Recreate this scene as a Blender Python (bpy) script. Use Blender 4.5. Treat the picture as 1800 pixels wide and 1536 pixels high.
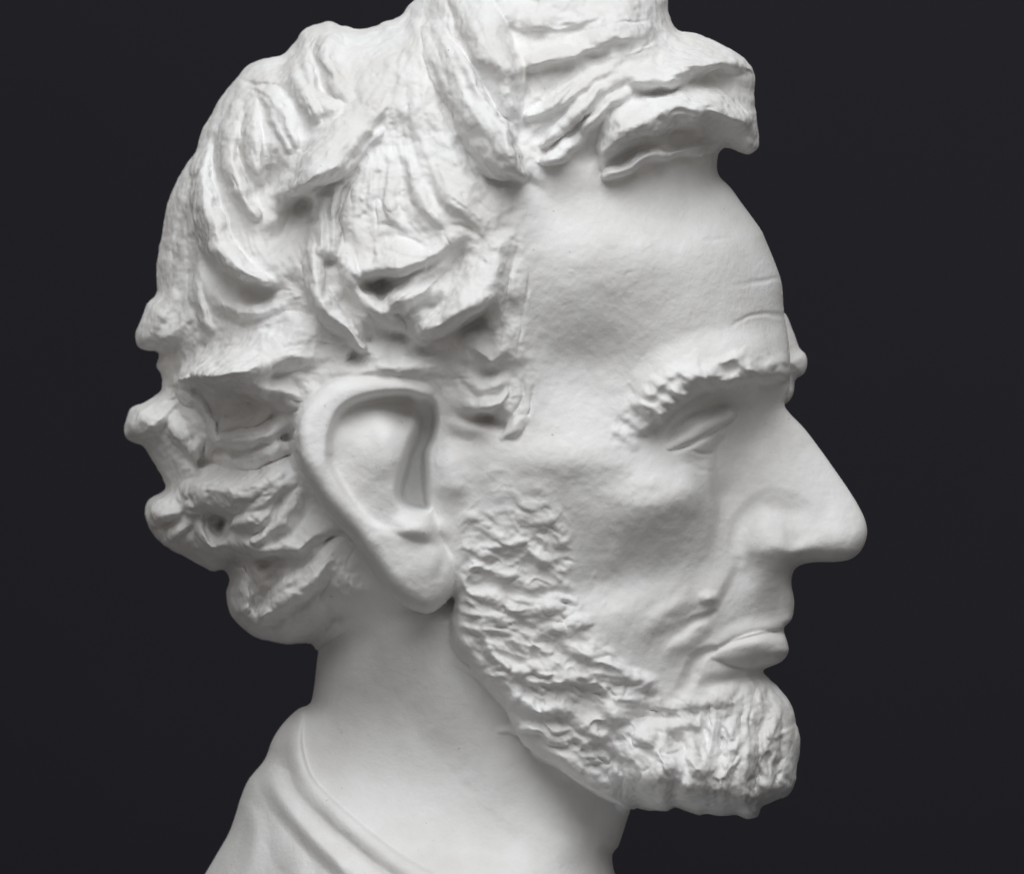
import bpy, math, random
import numpy as np
from mathutils import Vector

# ------------------------------------------------------------------ set-up
for o in list(bpy.data.objects):
    bpy.data.objects.remove(o)
sc = bpy.context.scene
COL = sc.collection
PX = 0.0003                 # metres per sculpting unit (one unit = one pixel of the photograph at the median plane)
DCAM = 7000.0               # camera distance in units
YAW = math.tan(math.radians(8.0))

# ------------------------------------------------------------------ camera
cam = bpy.data.cameras.new('camera')
cam_o = bpy.data.objects.new('camera', cam)
COL.objects.link(cam_o)
cam_o.location = (0, -DCAM * PX, 0)
cam_o.rotation_euler = (math.radians(90), 0, 0)
cam.sensor_fit = 'HORIZONTAL'
cam.sensor_width = 36.0
cam.lens = 36.0 * DCAM / 1800.0
cam.clip_start = 0.05
cam.clip_end = 50
cam.dof.use_dof = True
cam.dof.focus_distance = (DCAM - 230) * PX
cam.dof.aperture_fstop = 6.3
sc.camera = cam_o

# ------------------------------------------------------------------ world and lamps
w = bpy.data.worlds.new('World')
sc.world = w
w.use_nodes = True
bg = w.node_tree.nodes['Background']
bg.inputs['Color'].default_value = (1.0, 0.94, 0.89, 1)
bg.inputs['Strength'].default_value = 0.19


def area(name, loc, target, sx, sy, power, col):
    l = bpy.data.lights.new(name, 'AREA')
    l.shape = 'RECTANGLE'
    l.size = sx
    l.size_y = sy
    l.energy = power
    l.color = col
    o = bpy.data.objects.new(name, l)
    COL.objects.link(o)
    o.location = loc
    d = Vector(target) - Vector(loc)
    o.rotation_euler = d.to_track_quat('-Z', 'Y').to_euler()
    return o


area('skylight_lamp', (-0.02, -1.45, 1.85), (0, 0, 0), 2.2, 2.0, 57.0, (0.965, 0.985, 1.0))

sc.view_settings.view_transform = 'Standard'
sc.view_settings.look = 'None'
sc.view_settings.gamma = 1.0
sc.view_settings.exposure = 0.0
sc.render.engine = 'CYCLES'
sc.cycles.use_denoising = True
sc.cycles.max_bounces = 6
sc.cycles.diffuse_bounces = 4

# ------------------------------------------------------------------ materials


def nodes_of(m):
    m.use_nodes = True
    nt = m.node_tree
    for n in list(nt.nodes):
        nt.nodes.remove(n)
    out = nt.nodes.new('ShaderNodeOutputMaterial')
    b = nt.nodes.new('ShaderNodeBsdfPrincipled')
    nt.links.new(b.outputs[0], out.inputs[0])
    return nt, b


def plaster():
    m = bpy.data.materials.new('white_plaster')
    nt, b = nodes_of(m)
    N, L = nt.nodes, nt.links
    tc = N.new('ShaderNodeTexCoord')
    n1 = N.new('ShaderNodeTexNoise')
    n1.inputs['Scale'].default_value = 26
    n1.inputs['Detail'].default_value = 6
    n1.inputs['Roughness'].default_value = 0.6
    L.new(tc.outputs['Object'], n1.inputs['Vector'])
    r1 = N.new('ShaderNodeValToRGB')
    r1.color_ramp.elements[0].position = 0.32
    r1.color_ramp.elements[0].color = (0.72, 0.708, 0.69, 1)
    r1.color_ramp.elements[1].position = 0.6
    r1.color_ramp.elements[1].color = (0.81, 0.81, 0.808, 1)
    L.new(n1.outputs['Fac'], r1.inputs['Fac'])
    # tiny dark pin holes and specks of dirt
    n2 = N.new('ShaderNodeTexNoise')
    n2.inputs['Scale'].default_value = 330
    n2.inputs['Detail'].default_value = 2
    L.new(tc.outputs['Object'], n2.inputs['Vector'])
    r2 = N.new('ShaderNodeValToRGB')
    r2.color_ramp.elements[0].position = 0.18
    r2.color_ramp.elements[0].color = (0.72, 0.66, 0.58, 1)
    r2.color_ramp.elements[1].position = 0.27
    r2.color_ramp.elements[1].color = (1, 1, 1, 1)
    L.new(n2.outputs['Fac'], r2.inputs['Fac'])
    mx = N.new('ShaderNodeMix')
    mx.data_type = 'RGBA'
    mx.blend_type = 'MULTIPLY'
    mx.inputs['Factor'].default_value = 1.0
    L.new(r1.outputs['Color'], mx.inputs['A'])
    L.new(r2.outputs['Color'], mx.inputs['B'])
    L.new(mx.outputs['Result'], b.inputs['Base Color'])
    b.inputs['Roughness'].default_value = 0.72
    b.inputs['Specular IOR Level'].default_value = 0.19
    n3 = N.new('ShaderNodeTexNoise')
    n3.inputs['Scale'].default_value = 420
    n3.inputs['Detail'].default_value = 4
    n3.inputs['Roughness'].default_value = 0.65
    L.new(tc.outputs['Object'], n3.inputs['Vector'])
    bp = N.new('ShaderNodeBump')
    bp.inputs['Strength'].default_value = 0.5
    bp.inputs['Distance'].default_value = 0.0006
    L.new(n3.outputs['Fac'], bp.inputs['Height'])
    L.new(bp.outputs['Normal'], b.inputs['Normal'])
    return m


def backdrop_material():
    m = bpy.data.materials.new('dark_backdrop_paint')
    nt, b = nodes_of(m)
    N, L = nt.nodes, nt.links
    tc = N.new('ShaderNodeTexCoord')
    n1 = N.new('ShaderNodeTexNoise')
    n1.inputs['Scale'].default_value = 3.0
    n1.inputs['Detail'].default_value = 5
    L.new(tc.outputs['Object'], n1.inputs['Vector'])
    r1 = N.new('ShaderNodeValToRGB')
    r1.color_ramp.elements[0].color = (0.0205, 0.0208, 0.0275, 1)
    r1.color_ramp.elements[1].color = (0.0245, 0.0248, 0.032, 1)
    L.new(n1.outputs['Fac'], r1.inputs['Fac'])
    L.new(r1.outputs['Color'], b.inputs['Base Color'])
    b.inputs['Roughness'].default_value = 0.9
    b.inputs['Specular IOR Level'].default_value = 0.1
    return m


PLASTER = plaster()
BACK = backdrop_material()

# ------------------------------------------------------------------ backdrop and the top it stands on


def box(name, x0, x1, y0, y1, z0, z1, mat):
    me = bpy.data.meshes.new(name)
    v = [(x, y, z) for x in (x0, x1) for y in (y0, y1) for z in (z0, z1)]
    f = [(0, 1, 3, 2), (4, 6, 7, 5), (0, 4, 5, 1), (2, 3, 7, 6), (0, 2, 6, 4), (1, 5, 7, 3)]
    me.from_pydata(v, [], f)
    me.materials.append(mat)
    o = bpy.data.objects.new(name, me)
    COL.objects.link(o)
    return o


bd = box('backdrop_wall', -4, 4, 0.0, 0.05, -1.6, 3.0, BACK)
bd.location = (0, 1.05, 0)
bd.rotation_euler = (0, 0, math.radians(-16))
bd['kind'] = 'structure'
tt = box('tabletop', -0.45, 0.45, -0.3, 0.3, -0.33, -0.2825, BACK)
tt['kind'] = 'structure'

# ================================================================== SCULPTING
STEP = 2.0
U0, U1, V0, V1 = 180.0, 1580.0, -140.0, 1778.0
us = np.arange(U0, U1 + 0.1, STEP, dtype=np.float32)
vs = np.arange(V0, V1 + 0.1, STEP, dtype=np.float32)
UU, VV = np.meshgrid(us, vs)
NV, NU = UU.shape
rng = np.random.default_rng(7)
random.seed(7)


def catmull(pts, closed=False, spacing=6.0):
    P = np.array(pts, dtype=np.float64)
    n = len(P)
    out = []
    rngk = range(n if closed else n - 1)
    for i in rngk:
        p1, p2 = P[i], P[(i + 1) % n]
        p0 = P[i - 1] if (closed or i > 0) else 2 * p1 - p2
        p3 = P[(i + 2) % n] if (closed or i + 2 < n) else 2 * p2 - p1
        k = max(1, int(np.hypot(*(p2 - p1)[:2]) / spacing))
        for j in range(k):
            t = j / k
            out.append(0.5 * ((2 * p1) + (p2 - p0) * t + (2 * p0 - 5 * p1 + 4 * p2 - p3) * t * t +
                              (3 * p1 - p0 - 3 * p2 + p3) * t ** 3))
    if not closed:
        out.append(P[-1])
    return np.array(out)


def inside(poly, A, B):
    """even-odd test on arrays"""
    r = np.zeros(A.shape, bool)
    n = len(poly)
    for i in range(n):
        x1, y1 = poly[i]
        x2, y2 = poly[(i + 1) % n]
        if y1 == y2:
            continue
        lo, hi = min(y1, y2), max(y1, y2)
        j0 = max(0, int(math.floor((lo - V0) / STEP)) - 9)
        j1 = min(A.shape[0], int(math.ceil((hi - V0) / STEP)) + 10)
        if j1 <= j0:
            continue
        sub = B[j0:j1]
        c = (sub >= lo) & (sub < hi) & (A[j0:j1] < x1 + (sub - y1) * (x2 - x1) / (y2 - y1))
        r[j0:j1] ^= c
    return r


def window(u0, u1, v0, v1):
    i0 = max(0, int((u0 - U0) / STEP))
    i1 = min(NU, int((u1 - U0) / STEP) + 2)
    j0 = max(0, int((v0 - V0) / STEP))
    j1 = min(NV, int((v1 - V0) / STEP) + 2)
    return slice(j0, j1), slice(i0, i1)


def band_distance(P, band, closed=True):
    """unsigned distance to a polyline, exact within band, else band"""
    D = np.full(UU.shape, band, np.float32)
    n = len(P)
    for i in range(n if closed else n - 1):
        a, b = P[i], P[(i + 1) % n]
        s = window(min(a[0], b[0]) - band, max(a[0], b[0]) + band, min(a[1], b[1]) - band, max(a[1], b[1]) + band)
        x, y = UU[s] - a[0], VV[s] - a[1]
        dx, dy = b[0] - a[0], b[1] - a[1]
        q = dx * dx + dy * dy + 1e-9
        t = np.clip((x * dx + y * dy) / q, 0, 1)
        D[s] = np.minimum(D[s], np.hypot(x - t * dx, y - t * dy))
    return D


def sample(A, U, V):
    fu = np.clip((U - U0) / STEP, 0, NU - 1.001)
    fv = np.clip((V - V0) / STEP, 0, NV - 1.001)
    i, j = fu.astype(np.int32), fv.astype(np.int32)
    a, b = fu - i, fv - j
    return (A[j, i] * (1 - a) * (1 - b) + A[j, i + 1] * a * (1 - b) + A[j + 1, i] * (1 - a) * b + A[j + 1, i + 1] * a * b)


def resize(A, shape):
    h, w_ = A.shape
    fy = np.linspace(0, h - 1, shape[0])
    fx = np.linspace(0, w_ - 1, shape[1])

    def cub(f, n):
        i = np.floor(f).astype(int)
        t = f - i
        idx = [np.clip(i + k, 0, n - 1) for k in (-1, 0, 1, 2)]
        wt = [0.5 * (-t + 2 * t * t - t ** 3), 0.5 * (2 - 5 * t * t + 3 * t ** 3), 0.5 * (t + 4 * t * t - 3 * t ** 3), 0.5 * (-t * t + t ** 3)]
        return idx, wt
    iy, wy = cub(fy, h)
    T = sum(A[iy[k]] * wy[k][:, None] for k in range(4))
    ix, wx = cub(fx, w_)
    return sum(T[:, ix[k]] * wx[k][None, :] for k in range(4)).astype(np.float32)


def blur(A, sigma):
    """gaussian, sigma in units"""
    s = sigma / STEP
    r = max(1, int(3 * s))
    k = np.exp(-0.5 * (np.arange(-r, r + 1) / s) ** 2)
    k /= k.sum()
    P = np.pad(A, ((r, r), (0, 0)), mode='edge')
    B = sum(P[i:i + A.shape[0]] * k[i] for i in range(2 * r + 1))
    P = np.pad(B, ((0, 0), (r, r)), mode='edge')
    return sum(P[:, i:i + A.shape[1]] * k[i] for i in range(2 * r + 1)).astype(np.float32)


_lat = {}


def noise(U, V, cell, seed):
    """smooth value noise in [-1, 1]"""
    if seed not in _lat:
        _lat[seed] = np.random.default_rng(seed).uniform(-1, 1, (256, 256)).astype(np.float32)
    Lt = _lat[seed]
    x, y = U / cell, V / cell
    i, j = np.floor(x).astype(np.int32), np.floor(y).astype(np.int32)
    a, b = x - i, y - j
    a = a * a * a * (a * (a * 6 - 15) + 10)
    b = b * b * b * (b * (b * 6 - 15) + 10)
    g = lambda p, q: Lt[q & 255, p & 255]
    return (g(i, j) * (1 - a) + g(i + 1, j) * a) * (1 - b) + (g(i, j + 1) * (1 - a) + g(i + 1, j + 1) * a) * b


def fbm(U, V, cell, seed, oct_=4, gain=0.5):
    r, amp = 0, 1.0
    for k in range(oct_):
        # rotate each octave so that the lattice does not show
        c, s_ = math.cos(0.6 + k), math.sin(0.6 + k)
        r = r + amp * noise(c * U - s_ * V + 31 * k, s_ * U + c * V - 17 * k, cell / 2 ** k, seed + k)
        amp *= gain
    return r


def smax(a, b, k):
    h = np.clip(0.5 + 0.5 * (a - b) / k, 0, 1)
    return b + (a - b) * h + k * h * (1 - h)


def tps(ctrl):
    """thin plate spline through (u, v, value); evaluated on a coarse raster and upsampled"""
    C = np.array(ctrl, dtype=np.float64)
    X = C[:, :2] / 500.0
    n = len(X)
    r2 = ((X[:, None] - X[None]) ** 2).sum(-1)
    K = 0.5 * r2 * np.log(r2 + 1e-12) + np.eye(n) * 2e-4
    P = np.c_[np.ones(n), X]
    A = np.block([[K, P], [P.T, np.zeros((3, 3))]])
    sol = np.linalg.solve(A, np.r_[C[:, 2], 0, 0, 0])
    cu = np.linspace(us[0], us[-1], NU // 4) / 500.0
    cv = np.linspace(vs[0], vs[-1], NV // 4) / 500.0
    GU, GV = np.meshgrid(cu, cv)
    out = sol[n] + sol[n + 1] * GU + sol[n + 2] * GV
    for i in range(n):
        q = (GU - X[i, 0]) ** 2 + (GV - X[i, 1]) ** 2
        out += sol[i] * 0.5 * q * np.log(q + 1e-12)
    return resize(out, UU.shape)


def soft_distance(P):
    """smooth distance to a set of boundary samples (p = 3 norm), equal to the true distance near a straight edge"""
    cu = np.linspace(us[0], us[-1], NU // 3).astype(np.float32)
    cv = np.linspace(vs[0], vs[-1], NV // 3).astype(np.float32)
    GU, GV = np.meshgrid(cu, cv)
    I = np.zeros(GU.shape, np.float32)
    seg = np.hypot(*(np.roll(P, -1, 0) - P).T)
    seg = np.minimum(seg, 12)
    for (x, y), l in zip(P, seg):
        q = (GU - x) ** 2 + (GV - y) ** 2 + 9.0
        I += l / (q * np.sqrt(q))
    return resize((I / 2) ** -0.5, UU.shape)


# ------------------------------------------------------------------ outlines (median section of the bust)
BACK_HAIR = [(731, 0), (719, 11), (708, 26), (694, 33), (675, 38), (661, 47), (631, 53), (611, 49), (597, 46), (583, 39), (570, 40),
             (539, 50), (528, 60), (522, 71), (511, 83), (494, 99), (456, 107), (436, 118), (417, 136), (400, 158), (382, 183),
             (366, 210), (353, 238), (346, 264), (328, 289), (309, 323), (296, 354), (286, 406), (278, 448), (276, 484), (276, 516),
             (258, 534), (252, 554), (240, 584), (239, 602), (249, 614), (272, 617), (280, 626), (276, 643), (284, 657), (284, 684), (259, 704),
             (228, 720), (220, 766), (251, 784), (263, 800), (286, 838), (290, 860), (261, 879), (255, 901), (268, 936), (290, 959),
             (329, 979), (370, 1002), (391, 1001), (405, 1016), (399, 1041), (404, 1073), (419, 1096), (450, 1119), (473, 1125),
             (505, 1131), (544, 1130), (557, 1143)]
FRONT = [(1175, 0), (1174, 18), (1179, 34), (1192, 54), (1206, 56), (1226, 60), (1263, 76), (1296, 95), (1315, 113), (1325, 135), (1327, 183),
         (1331, 220), (1333, 254), (1327, 265), (1312, 271), (1290, 263), (1275, 258), (1266, 264), (1260, 283), (1264, 309), (1284, 330),
         (1302, 355), (1336, 402), (1346, 423), (1363, 464), (1374, 499), (1377, 537), (1380, 562), (1385, 590), (1388, 620), (1389, 648),
         (1387, 685), (1379, 710), (1387, 725), (1412, 751), (1437, 783), (1465, 822), (1490, 858), (1508, 887), (1521, 915), (1524, 940),
         (1515, 965), (1498, 981), (1472, 987), (1430, 988), (1405, 994), (1394, 1006), (1391, 1026), (1396, 1057), (1392, 1087),
         (1378, 1104), (1384, 1129), (1386, 1145), (1374, 1162), (1342, 1178), (1353, 1194), (1374, 1214), (1391, 1240), (1400, 1272),
         (1407, 1295), (1405, 1324), (1399, 1354), (1396, 1377), (1384, 1396), (1365, 1404), (1345, 1412), (1337, 1419), (1332, 1434), (1313, 1438),
         (1292, 1431), (1270, 1433), (1244, 1429), (1228, 1431), (1212, 1426), (1186, 1417), (1173, 1424), (1143, 1424), (1120, 1418)]
CROWN = [(770, -40), (850, -92), (960, -112), (1070, -92), (1150, -45)]
JAW_CLOSE = [(1105, 1420), (1039, 1388), (984, 1349), (922, 1306), (883, 1240), (851, 1204), (808, 1146), (790, 1097), (798, 1050),
             (760, 1060), (700, 1075), (630, 1100), (585, 1120)]

front_c = catmull(FRONT, spacing=5)
back_c = catmull(BACK_HAIR, spacing=5)
crown_c = catmull([BACK_HAIR[0]] + CROWN + [FRONT[0]], spacing=8)[1:-1]
head_sil = np.vstack([back_c[::-1], crown_c, front_c])           # nape -> crown -> chin
jaw_c = catmull([FRONT[-1]] + JAW_CLOSE + [BACK_HAIR[-1]], spacing=6)[1:-1]
head_poly = np.vstack([head_sil, jaw_c])

NECK_L = [(640, 900), (600, 1060), (566, 1120), (559, 1150), (552, 1208), (545, 1236), (524, 1246), (497, 1272), (479, 1300), (465, 1335), (437, 1370),
          (422, 1405), (416, 1426), (402, 1464), (378, 1506), (358, 1540), (330, 1590), (295, 1650), (255, 1720), (225, 1790)]
NECK_R = [(1330, 1790), (1260, 1700), (1180, 1620), (1110, 1570), (1083, 1540), (1076, 1502), (1086, 1488), (1094, 1466), (1101, 1444), (1108, 1420), (1116, 1380), (1110, 1300), (1080, 1200),
          (1020, 1060), (960, 900)]
neck_poly = np.vstack([catmull(NECK_L, spacing=6), catmull(NECK_R, spacing=6)])

M = (-(UU - 800.0) * YAW).astype(np.float32)                       # depth of the median plane


def layer(poly, sil, ctrl):
    ins = inside(poly, UU, VV)
    ds = soft_distance(sil)
    de = band_distance(sil, 30.0, closed=False)
    k = np.clip((de - 10) / 18, 0, 1)
    ds = de * (1 - k) + np.maximum(ds, 1) * k
    C = []
    for (u, v, t) in ctrl:
        d = max(2.0, float(sample(ds, np.float32(u), np.float32(v))))
        C.append((u, v, t / math.sqrt(d)))
    R = np.clip(tps(C), 2.5, 40)
    T = R * np.sqrt(np.maximum(ds, 0))
    return ins, ds, R, T.astype(np.float32)


HEAD_CTRL = [
    # forehead and temple
    (1225, 330, 118), (1140, 330, 206), (1040, 335, 268), (960, 350, 305), (1305, 430, 118), (1230, 430, 205), (1130, 430, 278), (1030, 430, 318),
    (950, 450, 338), (1335, 520, 112), (1270, 520, 195), (1180, 520, 258), (1080, 530, 300), (990, 550, 322), (940, 560, 330), (1000, 630, 298), (1080, 630, 276),
    (940, 640, 318), (1355, 590, 95), (1330, 610, 138), (1260, 620, 205), (1170, 670, 246), (1110, 720, 268), (1040, 720, 284), (980, 710, 304),
    # eye socket and root of nose
    (1320, 700, 104), (1270, 700, 146), (1210, 725, 190), (1150, 770, 240), (1345, 745, 58), (1295, 755, 98), (1250, 755, 140), (1200, 790, 208),
    # nose
    (1400, 800, 46), (1350, 800, 76), (1300, 810, 98), (1445, 880, 52), (1390, 880, 78), (1320, 880, 100), (1275, 870, 112),
    (1500, 940, 42), (1500, 966, 38), (1460, 940, 66), (1460, 972, 60), (1400, 950, 86), (1330, 950, 104), (1332, 980, 110), (1372, 982, 98), (1402, 978, 86), (1340, 1010, 100), (1375, 1010, 66), (1310, 1010, 108), (1290, 960, 122),
    # cheek and jaw
    (1075, 810, 292), (1000, 800, 322), (920, 800, 338), (850, 830, 342), (1150, 850, 262), (1215, 860, 208), (1150, 950, 246), (1225, 960, 186), (1080, 950, 272),
    (1000, 950, 300), (900, 950, 328), (1230, 1050, 176), (1330, 1040, 98), (1370, 1060, 50), (1290, 1070, 130), (1250, 1130, 158), (1180, 1090, 208),
    (1090, 1070, 256), (1000, 1080, 288), (1330, 1130, 84), (1290, 1150, 120), (1180, 1180, 196), (1100, 1180, 246), (1290, 1210, 122), (1335, 1215, 64),
    (1350, 1300, 92), (1280, 1300, 152), (1200, 1300, 205), (1100, 1270, 250), (1000, 1210, 284), (900, 1100, 312), (860, 1000, 328),
    (1335, 1398, 104), (1250, 1402, 165), (1170, 1398, 196), (1100, 1384, 222), (1060, 1350, 240), (1000, 1300, 262), (900, 1200, 300),
    # skull under the hair
    (1250, 130, 125), (1250, 220, 145), (1180, 130, 180), (1150, 230, 222), (1100, 80, 200), (1060, 200, 262), (1000, 100, 235), (960, 250, 308), (900, 60, 225), (850, 180, 290),
    (800, 60, 215), (800, 300, 345), (700, 120, 235), (700, 220, 300), (600, 120, 190), (600, 220, 265), (500, 180, 190), (500, 300, 270), (600, 350, 330), (700, 400, 362),
    (850, 400, 358), (420, 260, 170), (400, 400, 215), (500, 450, 318), (620, 500, 358), (750, 550, 365), (860, 580, 345), (340, 480, 150), (420, 540, 270), (520, 620, 330),
    (640, 650, 340), (780, 680, 338), (880, 700, 325), (330, 620, 140), (420, 660, 270), (340, 760, 150), (430, 780, 262), (520, 780, 305), (640, 800, 318), (760, 820, 318),
    (320, 900, 120), (400, 900, 225), (500, 900, 285), (600, 950, 300), (700, 950, 305), (430, 1000, 180), (520, 1020, 245), (620, 1040, 275), (740, 1030, 300), (460, 1080, 150), (540, 1090, 190), (620, 1090, 232),
    (980, -30, 170), (850, -20, 170), (1110, -10, 140)]
NECK_CTRL = [(600, 1100, 178), (640, 1150, 205), (720, 1110, 250), (820, 1110, 258), (930, 1130, 240), (590, 1190, 150), (640, 1230, 176), (720, 1220, 214), (800, 1230, 222), (880, 1240, 218), (960, 1270, 190),
             (1050, 1340, 140), (570, 1290, 140), (640, 1310, 178), (720, 1310, 205), (800, 1320, 212), (900, 1350, 206), (1000, 1400, 170), (1065, 1440, 100), (560, 1350, 168), (640, 1370, 205), (740, 1380, 222), (850, 1410, 225),
             (600, 1420, 236), (680, 1450, 265), (780, 1480, 272), (880, 1500, 262), (1000, 1500, 205), (500, 1450, 200), (600, 1500, 300), (700, 1530, 340), (850, 1560, 345), (1000, 1570, 250),
             (450, 1540, 205), (500, 1650, 310), (650, 1650, 410), (850, 1650, 420), (1050, 1660, 330), (450, 1760, 330), (700, 1760, 470), (950, 1760, 450)]

inA, dsA, RA, TA = layer(neck_poly, neck_poly[(neck_poly[:, 1] > 1130)], NECK_CTRL)
inB, dsB, RB, TB = layer(head_poly, head_sil, HEAD_CTRL)

# the jaw and nape edge rolls under towards the neck
dj = band_distance(jaw_c, 70.0, closed=False)
x = np.clip(dj / 62.0, 0, 1)
TB_edge = TB - 62.0 * (1 - np.sqrt(np.maximum(0, 1 - (1 - x) ** 2)))
nape = np.clip((UU - 640) / 140, 0, 1)
TB_edge = TB_edge * nape + (TB - 18 * (1 - x)) * (1 - nape)
TB_edge = np.where(inB, TB_edge, -200)
TA = TA - 1.6 * np.clip(1095 - VV, 0, 400)
TA_in = np.where(inA, TA, -200)
KK = 12.0 + 50.0 * np.clip((800 - UU) / 60, 0, 1) * np.clip((VV - 1020) / 60, 0, 1)
T = np.where(inA & inB, smax(np.maximum(TA_in, 0), np.maximum(TB_edge, 0), KK), np.maximum(np.maximum(TA_in, TB_edge), 0))
soft_n = np.clip((800 - UU) / 60, 0, 1) * np.clip((VV - 1010) / 50, 0, 1) * np.clip((UU - 570) / 40, 0, 1)
Ts = blur(T, 14)
T = T * (1 - soft_n) + Ts * soft_n
SOLID = inA | inB

# ------------------------------------------------------------------ sculpting tools
# a gentle warp keeps every modelled edge a little irregular, as if pressed by hand
WU = UU + 5.0 * fbm(UU, VV, 46, 11, 3)
WV = VV + 5.0 * fbm(UU, VV, 46, 21, 3)
LABEL = np.zeros(UU.shape, np.int16)
FLOW = np.zeros(UU.shape + (2,), np.float32)
HAIRMASS = None


def trace(pts, warp=True, pad=10):
    """coordinates of every raster point around a spline: signed distance over half width, fraction along, height"""
    P = np.array([(p + (0,) * 4)[:4] for p in pts], dtype=np.float64)
    C = catmull(P, spacing=7)
    r = C[:, 2].max() * 1.6 + pad
    s = window(C[:, 0].min() - r, C[:, 0].max() + r, C[:, 1].min() - r, C[:, 1].max() + r)
    A, B = (WU[s], WV[s]) if warp else (UU[s], VV[s])
    best = np.full(A.shape, 1e9)
    td = np.zeros(A.shape)
    fr = np.zeros(A.shape)
    hw = np.ones(A.shape)
    hh = np.zeros(A.shape)
    dirx = np.zeros(A.shape)
    diry = np.zeros(A.shape)
    L = np.r_[0, np.cumsum(np.hypot(*np.diff(C[:, :2], axis=0).T))]
    for i in range(len(C) - 1):
        a, b = C[i], C[i + 1]
        dx, dy = b[0] - a[0], b[1] - a[1]
        q = dx * dx + dy * dy + 1e-9
        x, y = A - a[0], B - a[1]
        t = np.clip((x * dx + y * dy) / q, 0, 1)
        d = np.hypot(x - t * dx, y - t * dy)
        w_ = a[2] + (b[2] - a[2]) * t
        m = d < best
        best = np.where(m, d, best)
        td = np.where(m, d * np.sign(dx * y - dy * x), td)
        fr = np.where(m, L[i] + t * (L[i + 1] - L[i]), fr)
        hw = np.where(m, w_, hw)
        hh = np.where(m, a[3] + (b[3] - a[3]) * t, hh)
        dirx = np.where(m, dx, dirx)
        diry = np.where(m, dy, diry)
    return s, td, fr, np.maximum(hw, 1.0), hh, dirx, diry


def lock(pts, t0=0.0, eL=2.0, eR=2.0, grooves=3, gamp=0.12, crease=6.0, label=0, k=5.0, base=None, seed=None, warp=True):
    """a lock of hair: pts = (u, v, half width, height); t0 = where the crest runs (-1 left .. 1 right of travel)"""
    s, td, fr, hw, hh, dx, dy = trace(pts, warp)
    t = td / hw
    xx = np.where(t > t0, (t - t0) / (1 - t0), (t0 - t) / (1 + t0))
    e = np.where(t > t0, eR, eL)
    inn = np.abs(t) < 1
    xc = np.clip(xx, 0, 1)
    prof = np.where(e > 0, 1 - xc ** np.maximum(e, 0.1), (1 - xc * xc) ** 2)
    if seed is None:
        seed = int(abs(pts[0][0] * 7 + pts[0][1] * 13)) % 900 + 50
    if grooves:
        wob = noise(fr, t * 0 + seed, 40, 5) * 0.25
        g = noise((t + wob) * grooves, fr / 60.0 + seed, 1.0, 6) + 0.5 * noise((t + wob) * grooves * 2.3, fr / 35.0 + seed, 1.0, 7)
        prof = prof + gamp * g * np.clip(prof * 3, 0, 1)
    if base is None:
        r_ = 15
        g_ = (slice(max(0, s[0].start - r_), s[0].stop + r_), slice(max(0, s[1].start - r_), s[1].stop + r_))
        sm = blur(T[g_], 9)[s[0].start - g_[0].start:, s[1].start - g_[1].start:][:td.shape[0], :td.shape[1]]
        b_ = np.maximum(HAIRMASS[s], sm - 14)
    else:
        b_ = base[s]
    lvl = np.where(inn, b_ + hh * prof, -1e3)
    if crease:
        edge = (np.abs(t) - 1) * hw
        T[s] -= np.where(SOLID[s], crease * np.exp(-(edge / 5.0) ** 2) * np.clip(hh / 25, 0, 1), 0)
    won = inn & (lvl > T[s] - 1)
    T[s] = np.where(inn & SOLID[s], smax(T[s], lvl, k), T[s])
    if label:
        LABEL[s] = np.where(won & SOLID[s], label, LABEL[s])
    n = np.hypot(dx, dy) + 1e-6
    FLOW[s][..., 0] = np.where(won, dx / n, FLOW[s][..., 0])
    FLOW[s][..., 1] = np.where(won, dy / n, FLOW[s][..., 1])


def ridge(pts, e=2.0, warp=True):
    """add (or, with negative heights, carve) a rounded stroke: pts = (u, v, half width, height)"""
    s, td, fr, hw, hh, dx, dy = trace(pts, warp)
    t = np.clip(np.abs(td) / hw, 0, 1)
    p = (1 - t * t) ** e
    T[s] += np.where(SOLID[s], hh * p, 0)


def step(pts, side=-1, cw=8.0, warp=False, label=0, rag=0.0):
    """a border: one side of the line swells (pts = (u, v, reach, height)), the other drops off within cw"""
    s, td, fr, hw, hh, dx, dy = trace(pts, warp)
    d = td * side
    if rag:
        d = d + rag * fbm(UU[s], VV[s], 24, 171, 3) * np.exp(-np.abs(d) / 30)
    x_ = np.clip(d / hw, 0, 1)
    c_ = np.clip(d / cw + 0.5, 0, 1)
    T[s] += np.where(SOLID[s], hh * (1 - x_ * x_) ** 2 * c_ * c_ * (3 - 2 * c_), 0)
    if label:
        LABEL[s] = np.where(SOLID[s] & (d > -cw * 0.5) & (x_ < 0.62) & (hh > 6) & ((LABEL[s] == HAIR) | (LABEL[s] >= 20)), label, LABEL[s])


def dent(u, v, ru, rv, depth, ang=0.0, p=1.0, warp=True):
    """carve (depth > 0) or swell (depth < 0) a soft elliptical hollow"""
    r = max(ru, rv) * 2.6 + 8
    s = window(u - r, u + r, v - r, v + r)
    A, B = (WU[s], WV[s]) if warp else (UU[s], VV[s])
    c, n = math.cos(math.radians(ang)), math.sin(math.radians(ang))
    x, y = (A - u) * c + (B - v) * n, -(A - u) * n + (B - v) * c
    q = (x / ru) ** 2 + (y / rv) ** 2
    T[s] -= np.where(SOLID[s], depth * np.exp(-q ** p), 0)


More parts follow.
